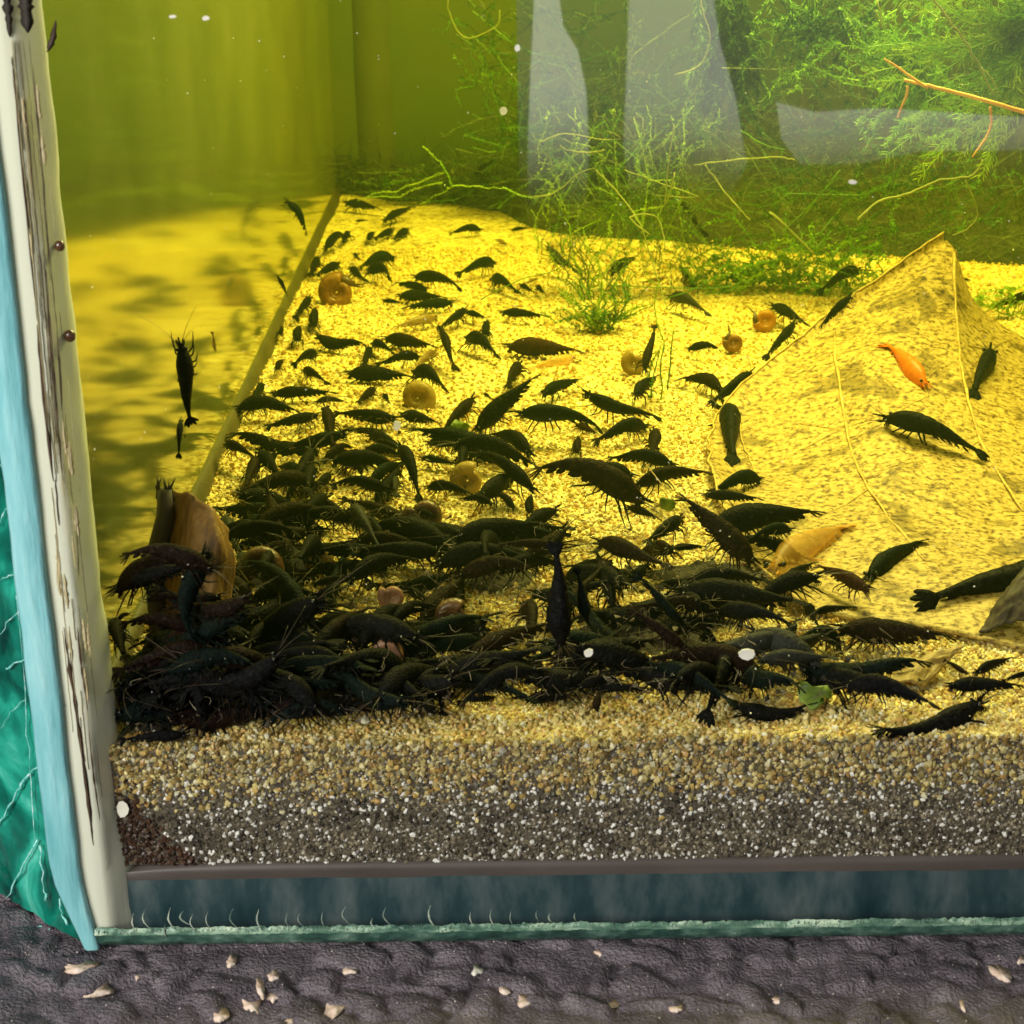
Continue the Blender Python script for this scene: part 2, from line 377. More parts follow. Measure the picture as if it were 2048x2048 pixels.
# added mirror sheet over part of the front pane, stands in for glass reflection
m_mirror_sheet, nt, N, L, b = new_mat("mirror_sheet"); N.remove(b)
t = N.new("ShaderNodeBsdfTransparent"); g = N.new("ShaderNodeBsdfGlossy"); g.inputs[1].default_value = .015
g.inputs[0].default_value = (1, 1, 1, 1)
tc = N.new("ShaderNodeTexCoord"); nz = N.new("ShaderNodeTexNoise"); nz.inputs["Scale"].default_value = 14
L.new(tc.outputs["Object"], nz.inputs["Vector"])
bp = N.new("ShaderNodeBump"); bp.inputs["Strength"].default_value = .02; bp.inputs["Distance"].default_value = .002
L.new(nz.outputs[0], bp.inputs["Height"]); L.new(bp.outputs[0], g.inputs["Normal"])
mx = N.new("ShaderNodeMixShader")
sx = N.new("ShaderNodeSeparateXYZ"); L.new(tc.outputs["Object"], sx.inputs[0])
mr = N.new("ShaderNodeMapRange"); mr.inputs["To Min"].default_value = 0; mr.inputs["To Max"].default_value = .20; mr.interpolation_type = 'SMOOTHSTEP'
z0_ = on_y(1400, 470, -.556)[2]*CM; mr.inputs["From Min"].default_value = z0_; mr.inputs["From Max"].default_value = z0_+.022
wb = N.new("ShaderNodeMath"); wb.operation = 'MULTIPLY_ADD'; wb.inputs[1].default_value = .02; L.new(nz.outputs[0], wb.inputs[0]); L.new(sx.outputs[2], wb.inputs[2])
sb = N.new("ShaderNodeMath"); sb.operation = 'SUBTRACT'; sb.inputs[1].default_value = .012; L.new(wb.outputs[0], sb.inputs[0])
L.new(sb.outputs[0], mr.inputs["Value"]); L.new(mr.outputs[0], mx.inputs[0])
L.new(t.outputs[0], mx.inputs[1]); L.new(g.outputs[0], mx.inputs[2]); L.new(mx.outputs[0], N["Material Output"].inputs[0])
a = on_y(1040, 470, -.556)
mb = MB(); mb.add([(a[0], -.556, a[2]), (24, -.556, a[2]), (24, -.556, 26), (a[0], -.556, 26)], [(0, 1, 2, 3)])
under(tank, mb.build("mirror_sheet", m_mirror_sheet, None, False))

# room tones, then unseen glowing panels added behind the camera for the glass reflections
m_room = mottled("room_paint", [(.3, (.45, .46, .48)), (.7, (.6, .61, .62))], 3, rough=.7)
m_dark = mottled("room_dark", [(.3, (.03, .035, .035)), (.7, (.06, .065, .065))], 3, rough=.7)

m_glow, nt, N, L, b = new_mat("added_panel_glow"); N.remove(b)
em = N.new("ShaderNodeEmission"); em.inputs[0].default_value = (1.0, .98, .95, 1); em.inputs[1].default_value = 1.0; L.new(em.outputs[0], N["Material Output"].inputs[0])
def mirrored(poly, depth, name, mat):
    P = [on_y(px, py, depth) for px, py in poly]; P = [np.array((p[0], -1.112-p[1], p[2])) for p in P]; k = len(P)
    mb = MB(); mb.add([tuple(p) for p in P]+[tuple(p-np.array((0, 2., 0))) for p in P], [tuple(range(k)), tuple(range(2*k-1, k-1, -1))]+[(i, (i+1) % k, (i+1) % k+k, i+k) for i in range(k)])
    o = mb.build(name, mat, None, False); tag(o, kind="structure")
mirrored([(1072,-60),(1064,120),(1057,300),(1055,430),(1110,465),(1172,420),(1178,300),(1172,180),(1158,110),(1128,60),(1112,-60)], 88, "glow_panel", m_glow)  # invented emissive panels, cut to the reflection shapes
mirrored([(1262,-60),(1258,100),(1250,300),(1262,400),(1300,450),(1420,470),(1492,330),(1470,200),(1440,90),(1420,-60)], 88, "glow_panel", m_glow2 := m_glow.copy())
m_glow2.node_tree.nodes["Emission"].inputs[1].default_value = .75
mirrored([(1560,215),(1640,235),(1760,228),(2120,250),(2120,300),(1840,305),(1720,330),(1600,330),(1570,290)], 88, "glow_panel", m_glow2)
# water: volume only
m_w, nt, N, L, b = new_mat("tank_water"); N.remove(b)
va = N.new("ShaderNodeVolumeAbsorption"); va.inputs[0].default_value = (.975, .945, .05, 1); va.inputs[1].default_value = 4.2
vsn = N.new("ShaderNodeVolumeScatter"); vsn.inputs[0].default_value = (.48, .74, .20, 1); vsn.inputs[1].default_value = .23; vsn.inputs["Anisotropy"].default_value = .35
ad = N.new("ShaderNodeAddShader"); L.new(va.outputs[0], ad.inputs[0]); L.new(vsn.outputs[0], ad.inputs[1])
L.new(ad.outputs[0], N["Material Output"].inputs["Volume"])
mb = MB(); mb.box((.004, -.002, ZB+.02), (TW-.004, TD-.004, WL)); o = mb.build("water", m_w, None, False); tag(o, kind="structure")

# ------------------------------------------------------------------ sand
def sand_z(x, y):
    return (.16*fbm((x*.16, y*.16, 0), 3) + .05*fbm((x*.7, y*.7, 5), 3))*min(1, .25+y/3) - .05
m_sand, nt, N, L, b = new_mat("sand")
tc = N.new("ShaderNodeTexCoord")
v1 = N.new("ShaderNodeTexVoronoi"); v1.inputs["Scale"].default_value = 620
n1 = N.new("ShaderNodeTexNoise"); n1.inputs["Scale"].default_value = 42; n1.inputs["Detail"].default_value = 6
L.new(tc.outputs["Object"], v1.inputs["Vector"]); L.new(tc.outputs["Object"], n1.inputs["Vector"])
sp = N.new("ShaderNodeSeparateColor"); L.new(v1.outputs["Color"], sp.inputs[0])
r1 = ramp(N, [(.0, (.26, .19, .06)), (.25, (.60, .48, .17)), (.7, (.80, .67, .27)), (1.0, (.90, .82, .48))]); L.new(sp.outputs[0], r1.inputs[0])
r2 = ramp(N, [(.3, (.55, .50, .40)), (.6, (1, 1, 1))]); L.new(n1.outputs[0], r2.inputs[0])
ml = N.new("ShaderNodeMix"); ml.data_type = 'RGBA'; ml.blend_type = 'MULTIPLY'; ml.inputs[0].default_value = .7
L.new(r1.outputs[0], ml.inputs[6]); L.new(r2.outputs[0], ml.inputs[7]); L.new(ml.outputs[2], b.inputs["Base Color"])
bp = N.new("ShaderNodeBump"); bp.inputs["Strength"].default_value = .9; bp.inputs["Distance"].default_value = .0007; bp.invert = True
L.new(v1.outputs["Distance"], bp.inputs["Height"]); L.new(bp.outputs[0], b.inputs["Normal"]); b.inputs["Roughness"].default_value = .7
nx_, ny_ = 150, 200
xs = np.linspace(.0, TW, nx_); ys = .01+(TD-.01)*np.linspace(0, 1, ny_)**1.3
P = np.array([[(x, y, sand_z(x, y)) for y in ys] for x in xs])
tag(link("sand", grid_mesh("sand", P, m_sand)), kind="structure")
# sand section behind the front glass, a dark lower layer under the yellow one
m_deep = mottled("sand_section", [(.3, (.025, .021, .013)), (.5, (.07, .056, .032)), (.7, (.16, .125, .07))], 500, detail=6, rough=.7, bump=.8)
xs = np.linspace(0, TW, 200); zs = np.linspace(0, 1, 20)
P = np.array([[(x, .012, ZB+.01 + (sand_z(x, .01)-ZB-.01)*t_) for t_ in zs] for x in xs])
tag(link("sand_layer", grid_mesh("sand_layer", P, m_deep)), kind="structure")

# single grains: real little stones
m_grain, nt, N, L, b = new_mat("sand_grain")
at_ = N.new("ShaderNodeAttribute"); at_.attribute_name = "grain"; L.new(at_.outputs["Color"], b.inputs["Base Color"])
b.inputs["Roughness"].default_value = .38; b.inputs["Specular IOR Level"].default_value = .6
tl = N.new("ShaderNodeBsdfTranslucent"); L.new(at_.outputs["Color"], tl.inputs[0])
mx = N.new("ShaderNodeMixShader"); mx.inputs[0].default_value = .25
L.new(b.outputs[0], mx.inputs[1]); L.new(tl.outputs[0], mx.inputs[2]); L.new(mx.outputs[0], N["Material Output"].inputs[0])
bm = bmesh.new(); bmesh.ops.create_icosphere(bm, subdivisions=1, radius=1.0); bm.verts.ensure_lookup_table()
GV = np.array([v.co[:] for v in bm.verts]); GF = np.array([[v.index for v in f.verts] for f in bm.faces]); bm.free()
PAL = np.array([(.80, .65, .22), (.72, .50, .14), (.84, .70, .28), (.58, .38, .10), (.88, .80, .46), (.42, .25, .07), (.90, .86, .64), (.68, .42, .12)])
def grains(name, pos, size, cols, low=False):
    n = len(pos)
    gv, gf = GV, GF
    q = RNG.normal(size=(n, 4)); q /= np.linalg.norm(q, axis=1)[:, None]
    w, x, y, z = q.T
    Rm = np.stack([1-2*(y*y+z*z), 2*(x*y-z*w), 2*(x*z+y*w), 2*(x*y+z*w), 1-2*(x*x+z*z), 2*(y*z-x*w), 2*(x*z-y*w), 2*(y*z+x*w), 1-2*(x*x+y*y)], -1).reshape(n, 3, 3)
    sc = size[:, None]*RNG.uniform(.62, 1.15, (n, 3))
    jit = 1+.18*RNG.normal(size=(n, len(gv), 1))
    V = np.einsum('nij,nkj->nki', Rm, gv[None]*jit*sc[:, None, :]) + pos[:, None, :]
    F = (gf[None]+np.arange(n)[:, None, None]*len(gv)).reshape(-1, 3)
    C = np.repeat(cols, len(gv), axis=0)
    return link(name, raw_mesh(name, V.reshape(-1, 3), F, m_grain, False, C))
def pick(n, p):
    c = PAL[RNG.choice(len(PAL), n, p=p)]*RNG.uniform(.75, 1.1, (n, 1)); return np.clip(c, 0, .92)
PW = np.array([.24, .20, .20, .10, .12, .05, .04, .05])
pos = []; size = []
def field(y0, y1, step, s0, s1):
    y = y0
    while y < y1:
        wd = 1.0 + (y+33)*.295+8.9
        x = .05
        while x < wd:
            X = x+random.uniform(-.5, .5)*step; Y = y+random.uniform(-.5, .5)*step
            if X > .03 and Y > .03:
                s_ = random.uniform(s0, s1)*(1.5 if random.random() < .08 else 1)
                pos.append((X, Y, sand_z(X, max(Y, .02))+random.uniform(-.3, .5)*s_)); size.append(s_)
            x += step
        y += step
field(.05, 9, .095, .040, .070)
field(9, 22, .125, .038, .068)
field(22, 44, .19, .045, .080)
n = len(pos); g = grains("sand_grains", np.array(pos), np.array(size), pick(n, PW)); tag(g, "loose yellow quartz sand grains covering the tank floor", "sand", kind="stuff")
# grains pressed against the glass
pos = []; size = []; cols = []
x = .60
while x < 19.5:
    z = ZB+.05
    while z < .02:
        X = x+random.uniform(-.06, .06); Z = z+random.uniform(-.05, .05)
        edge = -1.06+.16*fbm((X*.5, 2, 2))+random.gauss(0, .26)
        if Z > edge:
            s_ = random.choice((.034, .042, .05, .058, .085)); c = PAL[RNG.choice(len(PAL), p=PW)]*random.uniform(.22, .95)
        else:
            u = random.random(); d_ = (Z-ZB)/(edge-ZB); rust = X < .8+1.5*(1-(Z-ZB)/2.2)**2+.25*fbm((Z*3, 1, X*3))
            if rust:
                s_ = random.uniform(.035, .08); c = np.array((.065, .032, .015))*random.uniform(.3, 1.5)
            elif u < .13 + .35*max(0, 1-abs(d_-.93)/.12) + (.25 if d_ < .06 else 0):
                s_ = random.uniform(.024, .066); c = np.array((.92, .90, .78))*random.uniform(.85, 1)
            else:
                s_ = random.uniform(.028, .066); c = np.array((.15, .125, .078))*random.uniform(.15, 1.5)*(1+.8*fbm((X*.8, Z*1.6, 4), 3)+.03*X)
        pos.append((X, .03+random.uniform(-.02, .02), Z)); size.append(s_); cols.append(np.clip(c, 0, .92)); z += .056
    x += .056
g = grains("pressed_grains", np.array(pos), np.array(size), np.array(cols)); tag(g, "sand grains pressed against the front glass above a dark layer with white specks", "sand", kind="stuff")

# ------------------------------------------------------------------ quilted mat under the tank
def mat_height():
    x0, x1, y0, y1, st = -7.0, 22.0, -11.0, 4.0, .10
    xs = np.arange(x0, x1, st); ys = np.arange(y0, y1, st)
    X, Y = np.meshgrid(xs, ys, indexing='ij')
    seeds = []
    for i in range(-9, 26):
        for j in range(-14, 8):
            seeds.append((i*.95+.48*(j % 2)+random.uniform(-.36, .36), j*.80+random.uniform(-.30, .30), random.uniform(.25, 1.25)))
    S = np.array(seeds)
    WX = np.array([[fbm((x*.8, y*.8, 21), 3) for y in ys] for x in xs]); WY = np.array([[fbm((x*.8, y*.8, 47), 3) for y in ys] for x in xs])
    f1 = np.full(X.shape, 9.); f2 = np.full(X.shape, 9.); amp = np.ones(X.shape)
    for sx, sy, a_ in S:
        d = np.hypot((X+.55*WX-sx), (Y+.55*WY-sy)*1.1)
        new = d < f1
        f2 = np.where(new, f1, np.minimum(f2, d)); amp = np.where(new, a_, amp); f1 = np.where(new, d, f1)
    e = np.clip((f2-f1)/.40, 0, 1); e = e*e*(3-2*e)
    Z = ZG-.17 + .19*amp*e
    big = np.array([[.05*fbm((x*.35, y*.35, 1), 3) for y in ys] for x in xs])
    Z = np.minimum(Z + big, ZG+.004)
    return np.stack([X, Y, Z], -1)
m_mat = mottled("mat_foam", [(.28, (.050, .039, .047)), (.5, (.145, .118, .134)), (.72, (.28, .235, .255))], 110, detail=8, rough=.46, spec=.5, bump=1.0, bscale=1300, bdist=.0013)
o = link("foam_mat", grid_mesh("foam_mat", mat_height(), m_mat)); tag(o, "dark purplish quilted foam mat under the tank, dotted with flakes", "mat")
mat_tree = BVHTree.FromPolygons([v.co/CM for v in o.data.vertices], [tuple(p.vertices) for p in o.data.polygons])
def on_mat(px, py):
    h = mat_tree.ray_cast(Vector(EYE), Vector(ray(px, py)))
    return np.array(h[0]) if h[0] is not None else on_z(px, py, ZG-.05)
mb = MB(); mb.box((-400, -300, -80), (400, 300, -78)); tag(mb.build("floor", m_dark, None, False), kind="structure")
mb = MB(); mb.box((-70, -11, ZG-4), (80, TD+6, ZG-.45)); o = mb.build("shelf", m_dark, None, False); tag(o, kind="structure")

# pale flakes on the mat
m_flake = mottled("flake_peach", [(.3, (.48, .31, .19)), (.5, (.78, .58, .43)), (.75, (.92, .82, .70))], 260, detail=7, rough=.7, bump=.8)
m_white = mottled("white_shell", [(.3, (.66, .62, .48)), (.7, (.84, .81, .68))], 200, rough=.35)
def flake(px, py, w, h, label, mat=None, ang=0., kind="flake"):
    c = on_mat(px, py); s_ = np.linalg.norm(c-EYE)/FPX
    mb = MB(); n = 30; top = []; bot = []
    for i in range(n):
        a_ = 2*math.pi*i/n; rr_ = .5*(1+.60*fbm((px*.37+math.cos(a_)*.9, py*.31+math.sin(a_)*.9, 4), 5))
        x = math.cos(a_)*rr_*w*s_; y = math.sin(a_)*rr_*h*s_/.62
        x, y = x*math.cos(ang)-y*math.sin(ang), x*math.sin(ang)+y*math.cos(ang)
        zz = .06*fbm((x*6, y*6, px))
        top.append((x, y, .018+zz*.6)); bot.append((x*.9, y*.9, -.03))
    mb.add(top+bot+[(0, 0, .026)], [(i, (i+1) % n, 2*n) for i in range(n)]+[(n+i, n+(i+1) % n, (i+1) % n, i) for i in range(n)]+[tuple(range(2*n-1, n-1, -1))])
    o = mb.build(kind, mat or m_flake, None, True); o.location = Vector(c)*CM
    tag(o, label, "flake", "pale food flakes on the mat")
for a_ in ((155,1935,62,26,"long peach flake with a thin stalk under the tank corner"),(196,1980,66,34,"wide wing-shaped peach flake below the stalked one"),
 (463,1925,22,24,"small pinkish crumb close under the glass edge, above the flake cluster"),(546,1952,24,22,"square cream crumb at the head of the flake cluster"),
 (548,1992,24,26,"cream crumb in the middle of the flake cluster"),(502,2008,34,44,"long leaning peach flake at the foot of the cluster"),(672,2015,36,42,"pointed cream flake standing alone below the glass edge"),
 (700,1940,30,14,"bow-shaped peach flake alone beneath the green edge"),(1005,1978,18,20,"small round cream crumb on the mat under the white chip"),(1050,2003,24,24,"square orange-cream crumb beside the round crumb"),
 (1222,2012,34,22,"flat cream flake on a dimple near the lower edge"),(1352,2016,30,18,"cream flake lying on the ridge of a large mat pillow"),(1200,1905,18,14,"tiny peach crumb just under the green glass edge"),
 (2003,1948,34,34,"crinkled grey-pink flake by itself on the plain part of the mat"),(2040,1920,22,16,"yellowish flake next to the grey-pink crinkled flake"),(1555,2000,24,14,"dull pink crumb between two soft mat pillows"),
 (1925,2012,8,22,"thin white sliver lying on the mat"),(520,1975,14,40,"narrow upright peach sliver in the flake cluster"),(440,2030,30,26,"ragged cream flake at the lower edge of the mat"),
 (580,2040,18,22,"pale crumb low beside the pointed flake"),(276,1955,9,9,"tiny white crumb right of the wing-shaped flake".replace("right of","beside"))):
    flake(a_[0], a_[1], a_[2], a_[3], a_[4], ang=random.uniform(-.5, .5))
flake(951, 1940, 24, 20, "bright white chip lying close under the glass edge", m_white)
pos = []; size = []; cols = []
for _ in range(420):
    px = random.uniform(-20, 2060); py = random.uniform(1885-.04*px, 2048)
    if random.random() < .45: py = 1892-.037*px+random.uniform(0, 22)
    pos.append(on_mat(px, py)+np.array((0, 0, .01))); size.append(random.uniform(.008, .024)); cols.append(np.array((.70, .62, .55))*random.uniform(.5, 1.2))
tag(grains("mat_dust", np.array(pos), np.array(size), np.clip(np.array(cols), 0, .92)), "pale dust strewn over the mat", "dust", kind="stuff")

# ------------------------------------------------------------------ green glass slab beside the tank
m_slab, nt, N, L, b = new_mat("green_glass")
tc = N.new("ShaderNodeTexCoord"); n1 = N.new("ShaderNodeTexNoise"); n1.inputs["Scale"].default_value = 55; n1.inputs["Detail"].default_value = 8; n1.inputs["Distortion"].default_value = 1.2
L.new(tc.outputs["Object"], n1.inputs["Vector"])
r1 = ramp(N, [(.34, (.0, .050, .038)), (.52, (.004, .17, .115)), (.62, (.02, .36, .25)), (.76, (.16, .66, .52))]); L.new(n1.outputs[0], r1.inputs[0]); L.new(r1.outputs[0], b.inputs["Base Color"])
b.inputs["Roughness"].default_value = .12
wv = N.new("ShaderNodeTexWave"); wv.inputs["Scale"].default_value = 14; wv.inputs["Distortion"].default_value = 16; wv.inputs["Detail"].default_value = 4; wv.bands_direction = 'Z'
L.new(tc.outputs["Object"], wv.inputs["Vector"])
bp = N.new("ShaderNodeBump"); bp.inputs["Strength"].default_value = .8; bp.inputs["Distance"].default_value = .0015
L.new(wv.outputs["Fac"], bp.inputs["Height"]); L.new(bp.outputs[0], b.inputs["Normal"])
A0 = on_z(160, 1886, ZG); B0 = on_z(-10, 1782, ZG); dv = (B0-A0)/np.linalg.norm(B0-A0); nv = np.array([dv[1], -dv[0], 0])
if nv[1] > 0: nv = -nv
slab = empty("glass_slab", A0, "chipped emerald green glass slab standing beside the frosted tank edge", "glass slab")
mb = MB(); vs = []; nu, nz_ = 26, 70
for i in range(nu):
    for j in range(nz_):
        z = ZG+.01+13*j/(nz_-1); q = A0+dv*(i/(nu-1)*4.2)
        q = q + nv*(.05*fbm((i*.5, j*.35, 2))+.10*max(0, 1-(z-ZG)/.9)*abs(fbm((i*.9, j*1.2, 6)))-.04); vs.append((q[0], q[1], z))
mb.add(vs, [(i*nz_+j, (i+1)*nz_+j, (i+1)*nz_+j+1, i*nz_+j+1) for i in range(nu-1) for j in range(nz_-1)])
bk = len(mb.v)
mb.add([(A0[0]-nv[0]*.6, A0[1]-nv[1]*.6+.05, ZG+.01), (A0[0]+dv[0]*4.2-nv[0]*.6, A0[1]+dv[1]*4.2-nv[1]*.6, ZG+.01), (A0[0]+dv[0]*4.2-nv[0]*.6, A0[1]+dv[1]*4.2-nv[1]*.6, ZG+13), (A0[0]-nv[0]*.6, A0[1]-nv[1]*.6+.05, ZG+13)], [(0, 1, 2, 3)])
under(slab, mb.build("slab_body", m_slab))
m_crack = mottled("crack_cyan", [(.3, (.05, .40, .32)), (.5, (.30, .78, .70)), (.68, (.80, .97, .94))], 500, rough=.15)
def on_slab(px, py, off=.06):
    d = ray(px, py); q0 = A0+nv*off; t_ = np.dot(q0-EYE, nv)/np.dot(d, nv); return EYE+d*t_
for pts, w in (([(-5,1655),(20,1610),(40,1575),(60,1545),(92,1520)],.05),([(12,1800),(40,1745),(75,1680)],.04),([(2,1160),(25,1152),(52,1150)],.03),([(14,1340),(30,1322),(60,1318)],.05),
               ([(35,1190),(52,1440),(62,1560),(70,1690)],.02),([(-4,1050),(14,1020),(32,1008)],.03),([(0,930),(12,922),(22,920)],.02),([(-4,1270),(20,1240),(48,1210)],.02),([(-2,1460),(20,1425),(50,1400)],.02),
               ([(80,1690),(86,1760),(92,1800)],.06),([(118,1800),(125,1830),(135,1850)],.05),([(4,840),(16,820)],.02),([(30,1845),(60,1850),(100,1858)],.03)):
    P = []
    for i in range(len(pts)-1):
        for k_ in range(4):
            f = k_/4; px = pts[i][0]*(1-f)+pts[i+1][0]*f; py = pts[i][1]*(1-f)+pts[i+1][1]*f
            P.append(on_slab(px+random.uniform(-3, 3), py+random.uniform(-3, 3)))
    P.append(on_slab(*pts[-1]))
    mb = MB(); mb.tube(P, [w*random.uniform(.12, .7) for _ in P], 4); under(slab, mb.build("crack", m_crack))

# ------------------------------------------------------------------ big dead leaf
m_leaf, nt, N, L, b = new_mat("dead_leaf")
tc = N.new("ShaderNodeTexCoord")
def noise_node(scale, detail, dist=0.0):
    n_ = N.new("ShaderNodeTexNoise"); n_.inputs["Scale"].default_value = scale; n_.inputs["Detail"].default_value = detail; n_.inputs["Distortion"].default_value = dist
    n_.inputs["Roughness"].default_value = .65; L.new(tc.outputs["Object"], n_.inputs["Vector"]); return n_
na, nb_, nc = noise_node(620, 9), noise_node(60, 8, .8), noise_node(900, 3)
ra = ramp(N, [(.37, (.11, .060, .010)), (.44, (.30, .19, .036)), (.485, (.54, .39, .10)), (.66, (.70, .54, .18))]); L.new(na.outputs[0], ra.inputs[0])
rb = ramp(N, [(.39, (.40, .37, .24)), (.435, (.62, .58, .42)), (.46, (1, 1, 1))]); L.new(nb_.outputs[0], rb.inputs[0])
ml = N.new("ShaderNodeMix"); ml.data_type = 'RGBA'; ml.blend_type = 'MULTIPLY'; ml.inputs[0].default_value = .9
L.new(ra.outputs[0], ml.inputs[6]); L.new(rb.outputs[0], ml.inputs[7])
vo = N.new("ShaderNodeTexVoronoi"); vo.feature = 'DISTANCE_TO_EDGE'; vo.inputs["Scale"].default_value = 190; L.new(tc.outputs["Object"], vo.inputs["Vector"])
rv = ramp(N, [(0.0, (.74, .70, .6)), (.10, (1, 1, 1))]); L.new(vo.outputs["Distance"], rv.inputs[0])
m2 = N.new("ShaderNodeMix"); m2.data_type = 'RGBA'; m2.blend_type = 'MULTIPLY'; m2.inputs[0].default_value = .8
L.new(ml.outputs[2], m2.inputs[6]); L.new(rv.outputs[0], m2.inputs[7]); ml = m2
b.inputs["Roughness"].default_value = .55; L.new(ml.outputs[2], b.inputs["Base Color"])
bp = N.new("ShaderNodeBump"); bp.inputs["Strength"].default_value = .35; bp.inputs["Distance"].default_value = .0005; L.new(na.outputs[0], bp.inputs["Height"]); L.new(bp.outputs[0], b.inputs["Normal"])
tl = N.new("ShaderNodeBsdfTranslucent"); L.new(ml.outputs[2], tl.inputs[0]); mx = N.new("ShaderNodeMixShader"); mx.inputs[0].default_value = .24
L.new(b.outputs[0], mx.inputs[1]); L.new(tl.outputs[0], mx.inputs[2]); L.new(mx.outputs[0], N["Material Output"].inputs[0])
# cross lines of the leaf from the tip to its foot: outer edge, first vein, fold ridge, far edge; each (px, py, sand row it stands over)
LINES = [
 [(1886,480,640),(1889,482,641),(1893,480,642),(1905,492,640),(1911,502,645)],
 [(1790,545,655),(1812,560,668),(1842,566,672),(1880,570,672),(1914,560,660),(1940,590,650)],
 [(1690,620,680),(1730,640,700),(1790,650,715),(1850,650,710),(1916,630,690),(1985,640,665)],
 [(1600,688,715),(1668,700,745),(1740,715,765),(1830,735,770),(1922,715,735),(2060,680,680)],
 [(1525,748,768),(1655,780,815),(1740,800,835),(1840,815,830),(1932,800,790),(2130,740,720)],
 [(1460,808,822),(1672,850,885),(1780,880,905),(1860,885,895),(1958,880,850),(2200,810,770)],
 [(1425,860,868),(1690,920,950),(1790,950,970),(1900,960,960),(1990,950,920),(2260,900,850)],
 [(1415,925,930),(1722,1000,1020),(1830,1030,1045),(1940,1030,1040),(2035,1030,1000),(2320,1000,950)],
 [(1432,1000,1003),(1765,1060,1078),(1870,1090,1108),(1980,1110,1120),(2085,1110,1085),(2380,1090,1050)],
 [(1470,1085,1086),(1800,1120,1138),(1910,1150,1170),(2030,1180,1195),(2150,1200,1190),(2440,1180,1160)],
 [(1515,1160,1160),(1830,1185,1198),(1950,1220,1235),(2080,1250,1262),(2220,1280,1275),(2500,1270,1260)],
 [(1590,1235,1234),(1850,1250,1256),(1980,1280,1288),(2120,1310,1316),(2280,1340,1338),(2560,1340,1338)],
]
def lean(q, j):
    px, py, g = q; w = (1, .8, .6, .5, .5, .5)[min(j, 5)] if j < 5 else 0
    a = 735+(py-480)*.36; r_ = 735+(py-480)*.56; k = min(j/2., 1.)
    if j == 5: return (px, py, g+.35*max(0, r_-g))
    return (px, py, g+.62*max(0, a*(1-k)+r_*k-g))
LINES = [[lean(q, j) for j, q in enumerate(l_)] for l_ in LINES]
def row_pts(line, nn):
    P = np.array([at_row(*q) for q in line]); t0 = np.linspace(0, 1, len(line)); t1 = np.linspace(0, 1, nn)
    out = np.stack([np.interp(t1, t0, P[:, k_]) for k_ in range(3)], -1)
    for _ in range(2): out[1:-1] = .25*out[:-2]+.5*out[1:-1]+.25*out[2:]
    return out
NU, NV = 70, 90
rows = np.array([row_pts(l_, NV) for l_ in LINES]); t0 = np.linspace(0, 1, len(LINES)); t1 = np.linspace(0, 1, NU)
G = np.stack([np.stack([np.interp(t1, t0, rows[:, j, k_]) for k_ in range(3)], -1) for j in range(NV)], 1)
for _ in range(3): G[1:-1] = .25*G[:-2]+.5*G[1:-1]+.25*G[2:]
for i in range(NU):
    for j in range(NV):
        x, y, z = G[i, j]
        w_ = .05*fbm((x*.55, y*.35, 0), 3)+.018*fbm((x*2.2, z*2.4, 3), 3)
        G[i, j, 2] = max(z+w_*min(1, i/6), sand_z(x, y)+.14+.05*fbm((x*.9, y*.9, 11), 3)); G[i, j, 1] += .05*fbm((x*1.1, z*1.1, 7))
        if j < 3: G[i, j, 0] += (.16-.05*j)*fbm((i*.6, 0, 2), 4); G[i, j, 2] += .26*(3-j)/3
leaf = empty("dead_leaf", G[NU//2, 20], "large yellow dead leaf with brown blotches, its pointed tip raised above the sand", "leaf")
me = grid_mesh("leaf_blade", G, m_leaf)
o = under(leaf, link("leaf_blade", me)); sm = o.modifiers.new("solid", 'SOLIDIFY'); sm.thickness = .0006
leaf_tree = BVHTree.FromPolygons([v.co/CM for v in me.vertices], [tuple(p.vertices) for p in me.polygons])
def on_leaf(px, py, off=.0):
    h = leaf_tree.ray_cast(Vector(EYE), Vector(ray(px, py)))
    if h[0] is None: return on_z(px, py, .3)
    return np.array(h[0]) - ray(px, py)*off
m_vein = mottled("leaf_vein", [(.3, (.42, .27, .06)), (.55, (.68, .50, .16)), (.75, (.80, .64, .25))], 400, rough=.5, trans=.2)
for pts, w in (([(1668,662),(1672,720),(1680,780),(1690,840),(1705,910),(1735,975),(1775,1030),(1822,1085),(1850,1120)],.055),
               ([(1908,504),(1909,560),(1914,640),(1921,720),(1935,800),(1960,880),(1995,945),(2046,1022)],.06),
               ([(1480,845),(1482,880),(1500,920),(1510,950)],.03),([(1600,846),(1630,850),(1690,862)],.02),([(1700,880),(1740,860),(1790,845)],.018),
               ([(1690,1140),(1740,1150),(1800,1170)],.02),([(1935,690),(1980,700),(2040,740)],.02),([(1850,540),(1880,545),(1905,550)],.016),([(1720,960),(1790,930),(1850,920)],.016),([(1672,740),(1720,735),(1770,715),(1820,700)],.014),([(1690,840),(1745,835),(1800,820),(1860,790)],.016),([(1668,700),(1640,720),(1600,745)],.012),([(1690,850),(1640,880),(1600,900),(1540,930)],.014),([(1735,980),(1690,1010),(1640,1030)],.014),([(1921,720),(1880,735),(1850,760)],.014),([(1912,600),(1880,610),(1840,630)],.012),([(1960,880),(1920,910),(1880,930)],.014),([(1940,810),(1980,830),(2040,840)],.014)):
    P = [on_leaf(px, py, .055) for px, py in pts]; Q = []
    for i in range(len(P)-1):
        for k_ in range(4):
            q = P[i]*(1-k_/4)+P[i+1]*(k_/4); Q.append(q+RNG.normal(size=3)*.012)
    Q.append(P[-1]); mb = MB(); mb.tube(Q, [1.0*w*(.5+.6*random.random())*(1-.4*i/len(Q)) for i in range(len(Q))], 6); under(leaf, mb.build("vein", m_vein))

